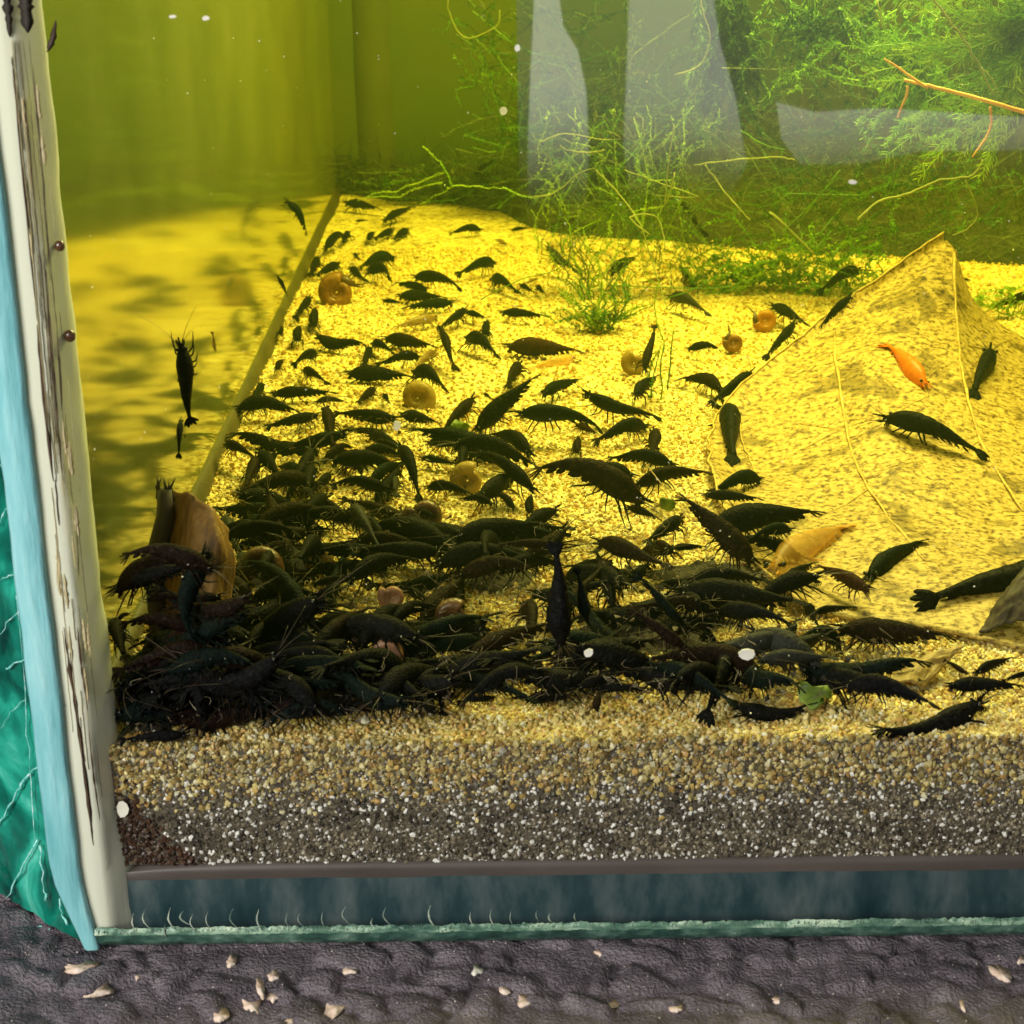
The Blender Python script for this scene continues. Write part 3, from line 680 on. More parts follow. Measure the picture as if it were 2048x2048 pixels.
# curled scraps of leaf
m_bark = mottled("leaf_orange_brown", [(.32, (.09, .042, .012)), (.5, (.26, .135, .035)), (.68, (.44, .26, .075))], 300, detail=9, rough=.65, bump=1.0, trans=.3, stretch=(1, 1, .30))
m_stick = mottled("dark_rib", [(.3, (.012, .008, .004)), (.7, (.06, .04, .02))], 150, rough=.6, bump=.6, stretch=(1, 1, .2))
def ctrl_surface(name, lines, mat, label, cat, parent=None, thick=.0005, nn=26, mm=26, wob=.05):
    P = np.array([[q if len(q) == 3 and isinstance(q, np.ndarray) else at_row(*q) for q in l_] for l_ in lines])
    a0, b0 = np.linspace(0, 1, P.shape[0]), np.linspace(0, 1, P.shape[1])
    a1, b1 = np.linspace(0, 1, nn), np.linspace(0, 1, mm)
    T = np.stack([np.stack([np.interp(b1, b0, P[i, :, k_]) for k_ in range(3)], -1) for i in range(P.shape[0])], 0)
    T = np.stack([np.stack([np.interp(a1, a0, T[:, j, k_]) for k_ in range(3)], -1) for j in range(mm)], 1)
    for _ in range(2):
        T[1:-1] = .25*T[:-2]+.5*T[1:-1]+.25*T[2:]; T[:, 1:-1] = .25*T[:, :-2]+.5*T[:, 1:-1]+.25*T[:, 2:]
    for i in range(nn):
        for j in range(mm): T[i, j] += wob*np.array([fbm((i*.23, j*.23, k_*9+len(label))) for k_ in range(3)])
    o = link(name, grid_mesh(name, T, mat)); o.modifiers.new("solid", 'SOLIDIFY').thickness = thick
    if parent is None: tag(o, label, cat)
    else: under(parent, o)
    return o
rim = MB(); P = [G[i, 0]+np.array((0, -.02, .01)) for i in range(NU)]; rim.tube(P, [.030+.012*fbm((i*.5, 1, 1)) for i in range(NU)], 6); under(leaf, rim.build("leaf_rim", m_vein))
curl = empty("curled_leaf", at_row(380, 1380, 1380), "brown curled leaf scrap standing upright in the tank corner behind dark shrimp", "leaf")
ctrl_surface("leaf_blade", [[(345,980,1335),(385,990,1365),(430,1020,1375),(458,1060,1350)], [(335,1050,1335),(385,1060,1385),(440,1085,1395),(470,1120,1360)],
   [(315,1180,1340),(370,1190,1400),(430,1210,1405),(462,1230,1370)], [(330,1330,1350),(380,1350,1410),(430,1370,1410),(455,1375,1380)], [(385,1440,1400),(400,1470,1425),(420,1480,1430),(440,1450,1400)]], m_bark, "x", "x", curl)
mb = MB(); P = [at_row(*q) for q in ((330,978,1350),(332,1030,1352),(318,1090,1355),(310,1170,1360),(318,1260,1365),(345,1350,1385),(390,1450,1415))]
mb.tube(P, [.16, .20, .22, .2, .2, .18, .12], 8); under(curl, mb.build("midrib", m_stick))
for k_ in range(7):
    mb = MB(); a_ = at_row(316+5*k_, 1000+random.uniform(-8, 8), 1350); mb.tube([a_, a_+np.array((random.uniform(-.06, .06), 0, .30)), a_+np.array((random.uniform(-.1, .1), 0, .5))], [.05, .035, .006], 5); under(curl, mb.build("torn_fibre", m_stick))
m_hollow = mottled("leaf_hollow", [(.3, (.008, .005, .003)), (.6, (.035, .02, .009)), (.8, (.10, .06, .025))], 120, rough=.7, bump=.5)
m_twist = mottled("leaf_tan", [(.3, (.20, .12, .035)), (.6, (.46, .32, .10)), (.8, (.62, .48, .18))], 140, rough=.55, bump=.5, trans=.25)
ctrl_surface("leaf_scrap", [[(1930,1290,1330),(1890,1330,1350),(1850,1375,1385)], [(1880,1300,1340),(1845,1325,1360),(1820,1360,1385)], [(1800,1330,1350),(1790,1345,1365),(1770,1365,1380)]], m_twist, "twisted tan leaf scrap under the lower edge of the large dead leaf", "leaf")
ctrl_surface("leaf_scrap", [[(2100,1120,1240),(2060,1180,1262),(2050,1240,1280)], [(2050,1130,1235),(2010,1190,1262),(2000,1250,1280)], [(2025,1165,1225),(1985,1215,1252),(1960,1262,1276)]], m_hollow, "dark hollow curl of leaf under the frame-side end of the large dead leaf", "leaf")
ctrl_surface("leaf_scrap", [[(1911,535,640),(1925,555,645),(1940,575,650)], [(1910,555,645),(1920,572,650),(1930,580,655)], [(1910,580,650),(1916,582,652),(1922,584,655)]], m_bark, "small brown leaf corner poking out behind the dead leaf tip", "leaf", wob=.01)
m_green = mottled("green_leaflet", [(.3, (.06, .12, .012)), (.55, (.18, .28, .03)), (.75, (.34, .44, .08))], 240, rough=.45, trans=.35)
for px, py, w, h, lab in ((918,860,44,34,"bright green leaf bit caught between two shrimp ahead of the open sand"),(1335,1010,32,24,"small green leaf bit beside the thin hair at the leaf edge"),
     (345,1395,44,30,"green leaf bit deep in the dark pile by the corner"),(300,1365,26,40,"pale green curl next to the seam in the dark pile"),
     (1625,1390,60,44,"yellow-green leaf bit on the sand beside the crooked shrimp")):
    c = on_z(px, py, .45); s_ = np.linalg.norm(c-EYE)/FPX; mb = MB(); vs = []
    for i in range(6):
        for j in range(5):
            a_ = (i/5-.5); b_ = (j/4-.5)*math.sqrt(max(.05, 1-(2*a_)**2*.85))
            rg = 1+.5*fbm((px+i*.9, j*.9, 3)); vs.append((a_*w*s_*rg, -.12*b_+.1*fbm((px+i*.5, j*.5, 7)), b_*h*s_*1.1*rg+.2*a_*a_+.12*fbm((px+i*.6, j*.6, 0))))
    mb.add(vs, [(i*5+j, i*5+5+j, i*5+6+j, i*5+j+1) for i in range(5) for j in range(4)])
    o = mb.build("leaf_bit", m_green); o.location = Vector(c)*CM; o.rotation_euler = (random.uniform(-.9, -.3), random.uniform(-.4, .4), random.uniform(-.5, .5)); o.modifiers.new("solid", 'SOLIDIFY').thickness = .0004
    tag(o, lab, "leaf bit")

# ------------------------------------------------------------------ shrimp: one continuous body per bend, with eyes, feelers, tail fan and legs as parts
def bend(kind):
    def f(t):
        s_ = math.sin(math.pi*t)
        if kind == 'flat': return (t, .015*math.sin(2*math.pi*t), .03*s_)
        if kind == 'arch': return (t, 0, .115*s_**1.2 - .02*math.sin(2*math.pi*t))
        if kind == 'hump': return (t, .01*s_, .18*math.sin(math.pi*min(1, t*1.02)**.8) )
        if kind == 'wave': return (t, .03*math.sin(2*math.pi*t), .055*math.sin(2*math.pi*t+.4)-.055*math.sin(.4)*(1-t)-.055*math.sin(.4)*t)
        if kind == 'side': return (t, .10*s_, .05*s_)
        if kind == 'sag': return (t, .02*s_, -.13*s_**1.1)
        return (t, 0, 0)
    return f
KT = [0, .06, .12, .20, .30, .42, .52, .58, .66, .76, .85, .92, .97, 1.0]
KZ = [.015, .021, .028, .044, .064, .086, .102, .108, .116, .108, .084, .052, .027, .008]
KY = [.020, .022, .026, .036, .050, .062, .072, .080, .086, .080, .062, .042, .025, .008]
def shrimp_meshes(kind, fat, seed):
    rnd = random.Random(seed); c = bend(kind)
    T0 = .12
    def cen(t): x, y, z = c(t); return Vector((x, y, z))
    def frame(t):
        d = (cen(min(1, t+.02))-cen(max(0, t-.02))).normalized()
        up = Vector((0, 0, 1)); up = (up-d*up.dot(d)).normalized(); return d, up, up.cross(d)
    body = MB(); n = 12; m_ = 44; vs = []
    for i in range(m_+1):
        t = T0+(1-T0)*i/m_; u = i/m_
        rz = float(np.interp(u, KT, KZ))*fat; ry = float(np.interp(u, KT, KY))*fat
        if u < .56:
            s_ = (u/.56*6) % 1.0; k_ = 1+.07*(1-s_)-.03
            rz *= k_; ry *= k_
        elif u < .59: rz *= .93; ry *= .93
        d, up, si = frame(t); p = cen(t)
        for j in range(n):
            a = 2*math.pi*j/n; ca, sa = math.cos(a), math.sin(a)
            zz = ca*rz*(1.0 if ca > 0 else 1.12); w_ = 1+.05*fbm((t*9, math.cos(a)*1.4+seed, math.sin(a)*1.4))
            vs.append(p+up*zz*w_+si*sa*ry*w_)
    fs = [(i*n+j, i*n+(j+1) % n, (i+1)*n+(j+1) % n, (i+1)*n+j) for i in range(m_) for j in range(n)]
    fs += [tuple(range(n-1, -1, -1)), tuple(range(m_*n, m_*n+n))]; body.add(vs, fs)
    d, up, si = frame(.97); hd = cen(.965)
    body.blade([hd+up*.03, hd+d*.06+up*.038, hd+d*.125+up*.052], [.012, .010, .001], si, .010)     # rostrum
    for k_ in range(5):
        q = hd+up*.036+d*(-.03+.024*k_); body.blade([q, q+d*.02+up*.020], [.006, .001], si, .005)
    for s_ in (-1, 1):                                                                                  # feeler scales and mouth brush
        q = hd+si*s_*.022-up*.004; body.blade([q, q+d*.045+si*s_*.012, q+d*.085+si*s_*.012], [.012, .016, .003], up, .004)
        for k_ in range(3):
            q = hd-up*.03+si*s_*.02-d*.02*k_; body.tube([q, q+d*.035-up*.03, q+d*.015-up*.06], [.008, .007, .003], 4)
    for k_ in range(26):                                                                               # bristles that roughen the outline
        t = rnd.uniform(.16, .98); d, up, si = frame(t); u = (t-T0)/(1-T0); rz = float(np.interp(u, KT, KZ))*fat
        a = math.pi+rnd.uniform(-.9, .9)
        q = cen(t)+up*math.cos(a)*rz*.95+si*math.sin(a)*rz*.7; dr = (up*math.cos(a)+si*math.sin(a)+d*rnd.uniform(-.9, .9)).normalized()
        body.tube([q, q+dr*rnd.uniform(.01, .035)], [.0035, .001], 3)
    fan = MB(); d, up, si = frame(T0+.01); q = cen(T0)
    for k_, (an, ln, wd, el) in enumerate(((0, .14, .015, 0), (.26, .16, .021, .13), (-.26, .16, .021, -.11), (.52, .14, .022, .24), (-.52, .14, .022, -.22))):
        dr = (-d*math.cos(an)+si*math.sin(an)+up*el).normalized(); e = q+d*.012
        fan.blade([e, e+dr*ln*.45-up*.012, e+dr*ln*.85-up*.03, e+dr*ln-up*.036], [.010, wd, wd*.85, wd*.35], up, .005)
    legs = []
    for k_ in range(5):
        for s_ in (-1, 1):
            L_ = MB(); t = .60+.060*k_; d, up, si = frame(t); u = (t-T0)/(1-T0); rz = float(np.interp(u, KT, KZ))*fat
            b_ = cen(t)-up*rz*.85+si*s_*.035; sw = rnd.uniform(-.05, .05)+(.045*(k_-1.5))*.6; r1 = rnd.uniform(.8, 1.2)
            kn = b_+si*s_*.055*r1-up*.035+d*sw; kn2 = kn+si*s_*.015-up*.055*r1+d*(sw+rnd.uniform(-.03, .03)); ft = kn2-up*.045*r1+d*(sw*.6+.02)
            L_.tube([b_, kn, kn2, ft], [.010, .0085, .0065, .0025], 4); legs.append(L_)
    swim = MB()
    for k_ in range(5):
        for s_ in (-1, 1):
            t = .22+.072*k_; d, up, si = frame(t); u = (t-T0)/(1-T0); rz = float(np.interp(u, KT, KZ))*fat
            b_ = cen(t)-up*rz*.85+si*s_*.022; sw = rnd.uniform(-.03, .03)
            swim.blade([b_, b_-up*.020+d*sw-d*.03, b_-up*.034+d*sw-d*.06], [.020, .022, .008], si+d*.6, .005)
            for h_ in range(2):
                e = b_-up*rnd.uniform(.01, .04)+d*rnd.uniform(-.03, .03); swim.tube([e, e-up*rnd.uniform(.01, .04)+d*rnd.uniform(-.05, .02)], [.003, .001], 3)
    eyes = []; d, up, si = frame(.95); he = cen(.945)
    for s_ in (-1, 1):
        E_ = MB(); q = he+si*s_*.052+up*.022; E_.tube([he+si*s_*.02+up*.016, q], .010, 5); E_.sphere(q, .017, 7, 5); eyes.append(E_)
    ants = []; d, up, si = frame(.97)
    for s_ in (-1, 1):
        for (ln, lift, cur) in ((.42, .10, -.10), (.20, .13, .03)):
            A_ = MB(); q = hd+si*s_*.02+up*.01; sp_ = rnd.uniform(.25, .75)*s_; P_ = []
            for i in range(8):
                f = i/7*ln*rnd.uniform(.95, 1.05); P_.append(q+d*f+si*sp_*f*(.4+.8*i/7)+up*(lift*f+cur*f*f*2.2))
            A_.tube(P_, [.0040-.0004*i for i in range(8)], 3); ants.append(A_)
    return body, fan, legs, swim, eyes, ants
VAR = {}
for vi, (kind, fat) in enumerate((('flat', .82), ('arch', .92), ('hump', 1.0), ('wave', .85), ('side', .85), ('sag', .85), ('flat', 1.02), ('arch', .78), ('flat', 1.35))):
    key = 'fahwsgFAK'[vi]; parts = shrimp_meshes(kind, fat, 11+vi)
    body, fan, legs, swim, eyes, ants = parts
    full = MB()
    for p_ in [body, fan, swim]+legs+eyes+ants: full.add(p_.v, p_.f)
    VAR[key] = dict(full=full.mesh("shrimp", SH['k'], True, 1.0), body=body.mesh("shrimp_body", SH['k'], True, 1.0), fan=fan.mesh("tail_fan", SH['k'], False, 1.0), swim=swim.mesh("swimmerets", SH['k'], False, 1.0),
                    legs=[q.mesh("leg", SH['k'], True, 1.0) for q in legs], eyes=[q.mesh("eye", m_eye, True, 1.0) for q in eyes], ants=[q.mesh("antenna", m_hair, True, 1.0) for q in ants])
SHRIMP = []
PROTO = {}
def recolour(o, mat):
    o.material_slots[0].link = 'OBJECT'; o.material_slots[0].material = mat
def piece(name, me, root, mat):
    o = bpy.data.objects.new(name, me); COL.objects.link(o); o.parent = root
    if mat: recolour(o, mat)
    return o
def shrimp(H, T, var='f', col='k', up=None, big=True, roll=None):
    """H, T: head and tail points in cm"""
    H, T = np.asarray(H, float), np.asarray(T, float); L_ = np.linalg.norm(H-T); d = (H-T)/L_
    u = np.array(up if up is not None else (0, 0, 1.), float); u = u-d*np.dot(u, d)
    if np.linalg.norm(u) < .05: u = np.array((0, -1., .2)); u = u-d*np.dot(u, d)
    u /= np.linalg.norm(u); ro = random.uniform(-.45, .45) if roll is None else roll
    s_ = np.cross(u, d); u = u*math.cos(ro)+s_*math.sin(ro); s_ = np.cross(u, d)
    k_ = L_*CM
    mw = Matrix(((d[0]*k_, s_[0]*k_, u[0]*k_, T[0]*CM), (d[1]*k_, s_[1]*k_, u[1]*k_, T[1]*CM), (d[2]*k_, s_[2]*k_, u[2]*k_, T[2]*CM), (0, 0, 0, 1)))
    V_ = VAR[var]; mat = SH[col]
    root = bpy.data.objects.new("shrimp", V_['body'] if big else V_['full']); COL.objects.link(root); root.matrix_world = mw; recolour(root, mat)
    if big:
        piece("tail_fan", V_['fan'], root, mat); piece("swimmerets", V_['swim'], root, mat)
        for q in V_['legs']: piece("leg", q, root, mat)
        for q in V_['eyes']: piece("eye", q, root, None)
        for q in V_['ants']: piece("antenna", q, root, None)
    return root
def px_pt(px, py, how):
    k_ = how[0]
    if k_ == 'z': return on_z(px, py, how[1])
    if k_ == 'y': return on_y(px, py, how[1])
    if k_ == 'x': return on_x(px, py, how[1])
    if k_ == 'r': return at_row(px, py, how[1])
    if k_ == 'l': return on_leaf(px, py, how[1])
# ------ who stands where: (crop, head x, head y, tail x, tail y, bend, colour, how, label)
CR = {'A': (450, 450, .28468), 'B': (950, 500, .28468), 'C': (200, 950, .28468), 'D': (1200, 950, .28468), 'E': (700, 950, .28468), 'F': (1500, 1050, .28364), 'L': (1450, 450, .30952), 'P': (0, 0, 1.06004),
      'T': (650, 0, .36232), 'U': (1348, 0, .36232), 'S': (0, 650, .36232), 'Q': (0, 0, .36232)}
Z3 = ('z', .3); Z5 = ('z', .55); Z8 = ('z', .9)
GL = ('y', .32)
LIST = [
 # far sand
 ('A',700,165,850,95,'h','k',Z3,None),('A',870,55,825,115,'f','k',Z3,None),('A',1005,100,1050,45,'f','k',Z3,None),('A',1180,35,1050,95,'f','k',Z3,None),('A',1285,35,1180,95,'f','k',Z3,None),
 ('A',1800,35,1570,58,'a','k',Z3,None),('T',1030,1270,1130,1255,'f','k',Z3,None),('A',655,235,600,345,'f','k',Z3,None),('A',800,275,640,350,'f','k',Z3,None),('A',905,205,945,242,'f','k',Z3,None),
 ('A',1190,235,930,300,'a','g',Z3,None),('A',875,310,990,385,'f','k',Z3,None),('A',1000,320,1160,395,'h','k',Z3,None),('A',1895,272,1625,345,'a','g',Z3,"slender arched dark green shrimp alone on bright sand well behind the heap"),
 ('A',1330,365,1670,470,'h','k',Z3,"large humped black shrimp on top of the knot of shrimp behind the big brown snail"),('A',1420,450,1180,405,'f','g',Z3,None),('A',1110,530,1250,545,'f','k',Z3,None),('A',1220,500,1560,505,'F','k',Z3,None),
 ('A',1600,545,1240,580,'f','g',Z3,None),('A',1490,650,1190,715,'f','t',Z3,None),('A',1690,590,1505,735,'f','k',Z3,None),('A',1690,612,1845,655,'f','g',Z3,None),('A',1835,760,1840,665,'f','k',Z3,None),
 ('A',595,508,495,655,'f','k',Z3,None),('A',628,705,630,575,'F','k',Z3,None),('A',510,805,520,705,'F','k',Z3,None),('A',395,770,400,705,'f','k',Z3,None),
 ('A',370,362,442,500,'f','g',('r',720),"small dark shrimp hanging on the side pane behind the large brown snail"),
 ('Q',1575,1105,1700,1300,'A','g',('r',640),"lone shrimp swimming tail down before the side pane near the far end"),
 ('A',640,770,1005,852,'w','k',Z3,"wavy black shrimp just ahead of the large brown snail, head to the side pane"),('A',1120,800,1490,850,'F','b',Z3,None),('A',1510,735,1625,1015,'f','b',Z3,"brown shrimp seen from above with its tail fan spread on open sand"),
 ('A',1690,800,1925,920,'a','k',Z3,None),('A',1030,840,1190,900,'a','k',Z3,None),('A',1010,870,985,985,'f','k',Z3,None),('A',1370,930,1050,982,'a','k',Z3,None),('A',1480,890,1350,980,'f','t',Z3,None),
 ('A',645,915,470,1005,'h','k',Z5,None),('A',365,1010,410,940,'F','b',Z3,None),('A',550,1035,725,1112,'a','b',Z3,None),('A',860,1045,1335,1062,'F','k',Z3,"long black shrimp lying straight across the sand ahead of the stout brown one"),
 ('A',1320,1040,1560,1152,'a','k',Z5,None),('A',255,1120,200,1245,'f','g',Z3,None),('A',330,1190,785,1170,'f','k',Z3,None),('A',80,1290,545,1310,'a','k',Z3,None),('A',640,1245,865,1240,'a','y',Z5,"pale green-grey shrimp perched over the dark row"),
 ('A',1055,1150,930,1245,'f','b',Z3,None),('A',1110,1190,1160,1250,'f','k',Z3,None),('A',655,1335,280,1420,'f','k',Z3,None),('A',640,1550,5,1480,'w','k',Z3,"long black shrimp whose arched tail reaches the shaded foot of the side pane"),
 ('A',700,1280,780,1590,'F','b',Z5,"stout brown-black shrimp standing across the dark row, seen from above"),('A',1200,1360,750,1325,'F','k',Z3,None),('A',1230,1330,1515,1390,'F','k',Z3,None),('A',1745,1215,1510,1480,'f','b',Z3,"reddish brown shrimp leaning on the green leaf bit"),
 ('A',1085,1450,820,1445,'f','k',Z3,None),('A',1010,1480,1300,1585,'F','k',Z3,None),('A',1425,1535,1800,1595,'a','g',Z3,None),('A',955,1605,1255,1655,'h','k',Z3,None),('A',1225,1555,1375,1940,'a','k',Z5,"black shrimp bending its long tail toward the glass in mid sand"),
 ('A',690,1660,900,1570,'h','b',Z5,None),('A',1375,1640,1650,1680,'f','g',Z3,None),('A',1665,1565,1672,1745,'f','k',Z5,None),('A',1940,1610,1680,1625,'f','k',Z3,None),('A',5,1555,230,1645,'a','b',Z5,None),('A',210,1640,145,1870,'F','b',Z3,None),
 ('A',230,1600,420,1790,'f','k',Z5,None),('A',565,1815,350,1690,'a','g',Z3,None),('A',740,1750,590,1895,'f','k',Z3,None),('A',1160,1865,735,1850,'h','k',Z5,None),('A',1190,1765,1205,1900,'f','y',Z3,None),('A',1415,1850,1760,1895,'a','k',Z3,None),
 # centre and right
 ('B',955,155,1125,42,'f','g',('z',.9),"bright-edged dark green shrimp swimming above the moss tuft"),('B',1325,200,1175,228,'f','t',Z3,None),('B',1455,145,1540,255,'f','y',Z3,None),('B',115,215,305,292,'a','g',Z3,None),('B',315,245,410,290,'f','k',Z3,None),('B',430,255,490,300,'f','k',Z3,None),
 ('B',375,225,450,195,'f','t',Z3,None),('B',185,440,515,462,'f','k',Z3,"flat grey-backed shrimp with a pale belly line on the bright sand near the moss tuft"),('B',85,590,78,490,'f','k',Z3,None),('B',225,680,765,708,'F','r',Z3,"long reddish brown shrimp lying alone on bright sand in the middle"),
 ('B',1365,335,1650,450,'a','y',Z3,None),('B',1195,850,1262,515,'f','b',('z',.6),"upright brown shrimp in front of the pale snail by the moss strand"),('B',1495,695,1735,720,'h','k',Z3,"small humped black shrimp with splayed legs beside the round snail"),('B',315,795,225,960,'f','b',Z3,None),
 ('B',5,1275,445,865,'F','k',Z3,"thick black shrimp with a spread tail fan leaning uphill across the sand"),('B',475,1010,735,900,'f','g',Z3,"slim dark green shrimp with raised tail alone between two larger ones"),('B',1735,985,1420,898,'a','b',Z3,None),('B',1945,860,1655,1085,'F','k',Z3,None),
 ('B',770,1005,1310,1185,'w','k',Z3,"big crooked black shrimp below the dangling moss strand"),('B',1125,1020,1275,880,'f','k',Z5,None),('B',305,1150,905,1285,'h','g',Z3,"large glossy blue-green shrimp with a pale side stripe and curved back"),('B',705,1225,875,1295,'f','r',Z3,None),('B',60,1010,130,1050,'f','g',Z3,None),
 ('B',1735,1110,1845,1500,'f','k',('l',.25),"black shrimp seen from above, tail fan spread, at the edge of the dead leaf"),('B',1210,1245,825,1345,'a','k',Z3,None),('B',720,1420,720,1300,'F','b',Z3,"round brown shrimp facing the glass with hanging legs"),('B',1250,1275,1258,1470,'F','b',Z5,None),
 ('B',395,1440,85,1285,'a','k',Z5,None),('B',415,1685,-5,1435,'h','k',Z5,None),('B',1395,1515,915,1462,'a','k',Z5,None),('B',1115,1590,695,1560,'a','k',Z3,None),('B',1120,1665,1665,1552,'a','b',Z5,None),('B',1195,1775,355,1585,'h','b',Z8,"very large brown-black female shrimp at the back edge of the heap"),
 ('D',1130,35,760,120,'a','g',('l',.25),"dark green arched shrimp lying on the lower edge of the dead leaf"),('D',785,345,1560,250,'F','k',Z8,"long charcoal shrimp with fringed underside lying across the leaf edge"),('D',735,145,1150,165,'f','k',Z8,None),('D',1085,620,545,125,'F','b',Z8,"large translucent brown shrimp lying slanted under the thin hair"),
 ('D',575,300,325,475,'f','k',Z8,None),('D',1345,390,995,475,'a','g',Z8,None),('D',190,225,435,312,'f','k',Z5,None),('D',-20,470,500,640,'F','b',('z',1.3),"grey-brown bulky shrimp lying on the crest of the heap"),('D',500,515,755,500,'f','k',Z5,None),
 ('D',1895,805,1500,630,'f','r',('z',.6),"dark red-brown shrimp leaning head down on the dead leaf beside the orange one"),('D',1290,755,1510,605,'f','k',('z',.6),None),('F',835,375,1215,95,'f','g',('l',.2),"slim dark green shrimp crawling alone down the bare lower leaf"),('F',2230,290,1190,555,'F','k',('l',.5),"huge black shrimp cut by the picture edge, tail fan spread over the leaf"),
 ('F',615,735,1450,782,'f','b',('z',.5),"long flat brown shrimp with a pale stripe under it, on the leaf foot"),('F',750,800,1245,820,'f','b',('z',.2),None),('F',385,1000,1270,972,'w','g',('z',.8),"long dark green shrimp lying in a gentle wave in front of the leaf foot"),('F',665,1140,1335,1270,'a','k',('z',1.0),None),
 ('F',1640,1240,860,1425,'g','k',('z',.35),"long black shrimp with upturned tail on the clean sand below the twisted scrap"),('F',1590,1045,1860,925,'f','k',('z',.8),None),('F',1530,1045,1360,950,'f','b',('z',.8),None),('F',1395,1135,1940,1130,'f','k',('z',.6),None),('F',1960,1040,1780,1100,'f','k',('z',.9),None),('F',440,620,750,570,'f','k',('z',.5),None),('F',390,560,480,700,'F','k',('z',.6),None),
 # heap in front
 ('D',540,830,1465,885,'F','k',('z',1.1),"very long black shrimp with thin pale back lines lying on the heap"),('D',640,740,1210,745,'a','k',Z8,None),('D',820,960,1390,1095,'h','k',('z',1.2),None),('D',600,1060,245,695,'f','g',('y',2.2),None),('D',600,1215,195,935,'f','b',('y',1.3),"brown shrimp slanting upward with a narrow pointed tail at the front of the heap"),
 ('D',-220,1300,410,1150,'F','k',('z',.9),None),('D',1120,1300,1665,1272,'F','y',('z',1.0),"bulky blue-grey shrimp in front of the heap next to the white chip"),('D',590,1380,1130,1340,'g','k',('z',.6),"black shrimp curled up like a boat below the white chip"),('D',940,1610,1515,1590,'g','k',('z',.3),"black shrimp with upturned head on clean sand ahead of the heap"),('D',690,1240,1010,1180,'F','k',('z',.9),None),('D',1300,1290,1370,1000,'f','k',('z',.9),None),
 ('E',480,250,620,300,'F','k',('z',.9),None),('E',1000,205,755,165,'a','k',Z8,None),('E',1155,235,1005,160,'h','k',Z8,None),('E',1265,260,1270,130,'F','k',Z8,None),('E',245,515,5,275,'a','k',Z5,None),('E',310,335,335,610,'F','k',Z5,None),('E',425,590,695,490,'a','k',Z5,None),
 ('E',735,435,1400,330,'F','k',('z',1.2),"large dark shrimp at the hazy top of the heap"),('E',1400,480,1040,490,'F','b',('z',1.5),None),('E',595,640,1360,590,'a','k',('z',.9),None),('E',755,705,1335,700,'h','b',('z',1.0),None),('E',-10,680,305,660,'f','k',Z5,None),
 ('E',1490,1195,1435,480,'K','k',('y',.5),"large black shrimp hanging upright at the front glass, banded back outward"),('E',1670,1020,1590,660,'K','g',('y',.9),"greenish black shrimp hanging upright beside the banded one at the glass"),('E',690,835,960,1095,'g','r',Z5,"dark red curled shrimp with a round back in a gap of the heap"),('E',375,800,650,935,'f','k',Z5,None),
 ('E',615,1440,1410,1195,'F','k',('z',.6),"long black shrimp lying slanted in front of the sand gap"),('E',1400,1300,1935,1195,'F','b',('z',.8),None),('E',470,1225,472,1430,'f','k',Z5,None),('E',640,1480,650,1680,'f','k',('z',.4),None),('E',1020,1560,750,1600,'f','k',('z',.3),None),('E',1240,1560,1110,1570,'f','k',('z',.35),None),
 ('E',1230,1580,1600,1545,'F','k',('z',.35),"stout black shrimp with hanging legs on the sand just ahead of the heap"),('E',1735,1650,1740,1500,'F','b',('z',.35),"brown shrimp facing straight out, legs spread like a spider on the sand"),('E',1600,1500,1950,1440,'a','k',('z',.5),None),('D',-60,1500,375,1500,'f','k',('z',.4),None),
 ('C',800,660,130,600,'h','b',('y',.6),"brown-tailed shrimp swimming level across the curled leaf with its tail fan by the seam"),('C',880,430,1420,430,'h','k',('z',1.0),"black arched shrimp on the heap next to the curled leaf"),('C',1040,1190,1300,945,'f','k',('z',1.3),"jet black shrimp slanting across the heap beside the curled leaf"),('C',610,1820,125,1870,'f','k',('z',.25),"small black shrimp lying by itself on the sand at the corner"),
 ('C',440,1565,105,1455,'a','k',('z',.5),None),('C',110,1030,230,965,'a','k',('z',1.2),None),('C',90,1030,190,1290,'F','k',('z',1.1),None),('C',690,1380,775,1900,'F','k',('y',.5),"black shrimp hanging tail down at the glass, tail touching the sand"),('C',1000,1510,1930,1390,'F','k',('z',.9),"jet black long shrimp lying level low in the heap"),
 ('C',1180,1650,1900,1640,'F','b',('z',.5),None),('C',1300,480,1050,560,'F','b',('z',.9),None),('C',1650,300,1930,420,'a','k',Z8,None),('C',1500,770,1800,700,'f','k',Z8,None),('C',1640,1030,1870,1130,'a','g',Z8,None),('C',1400,1230,1850,1190,'f','y',('z',1.0),"grey shrimp lying on the heap above the jet black level one"),
 ('C',330,880,640,860,'a','b',('y',1.3),None),('C',850,850,420,960,'F','b',('y',1.2),None),('C',480,1150,870,1030,'F','r',('y',1.4),"rust brown shrimp clinging to the lower curled leaf"),('C',520,1300,640,1000,'F','b',('y',1.1),None),
 # side pane
 ('S',995,100,1060,560,'F','k',('x',1.9),"large black shrimp climbing head up on the side pane"),('S',1000,525,985,735,'a','g',('x',1.6),"small dark shrimp on the side pane below the large climbing one"),('S',1190,140,1170,40,'f','t',('x',1.2),"tiny pale shrimp on the side pane above the climbing one"),
 # leaf
 ('L',1020,1250,1700,1490,'a','k',('l',.55),"large black arched shrimp standing on bent legs in the middle of the dead leaf"),('L',1710,815,1610,1105,'f','k',('l',.25),"small black shrimp seen from above on the shaded far half of the leaf"),('L',1300,1040,1025,755,'F','o',('l',.22),"bright orange shrimp with two black eyes on the dead leaf"),
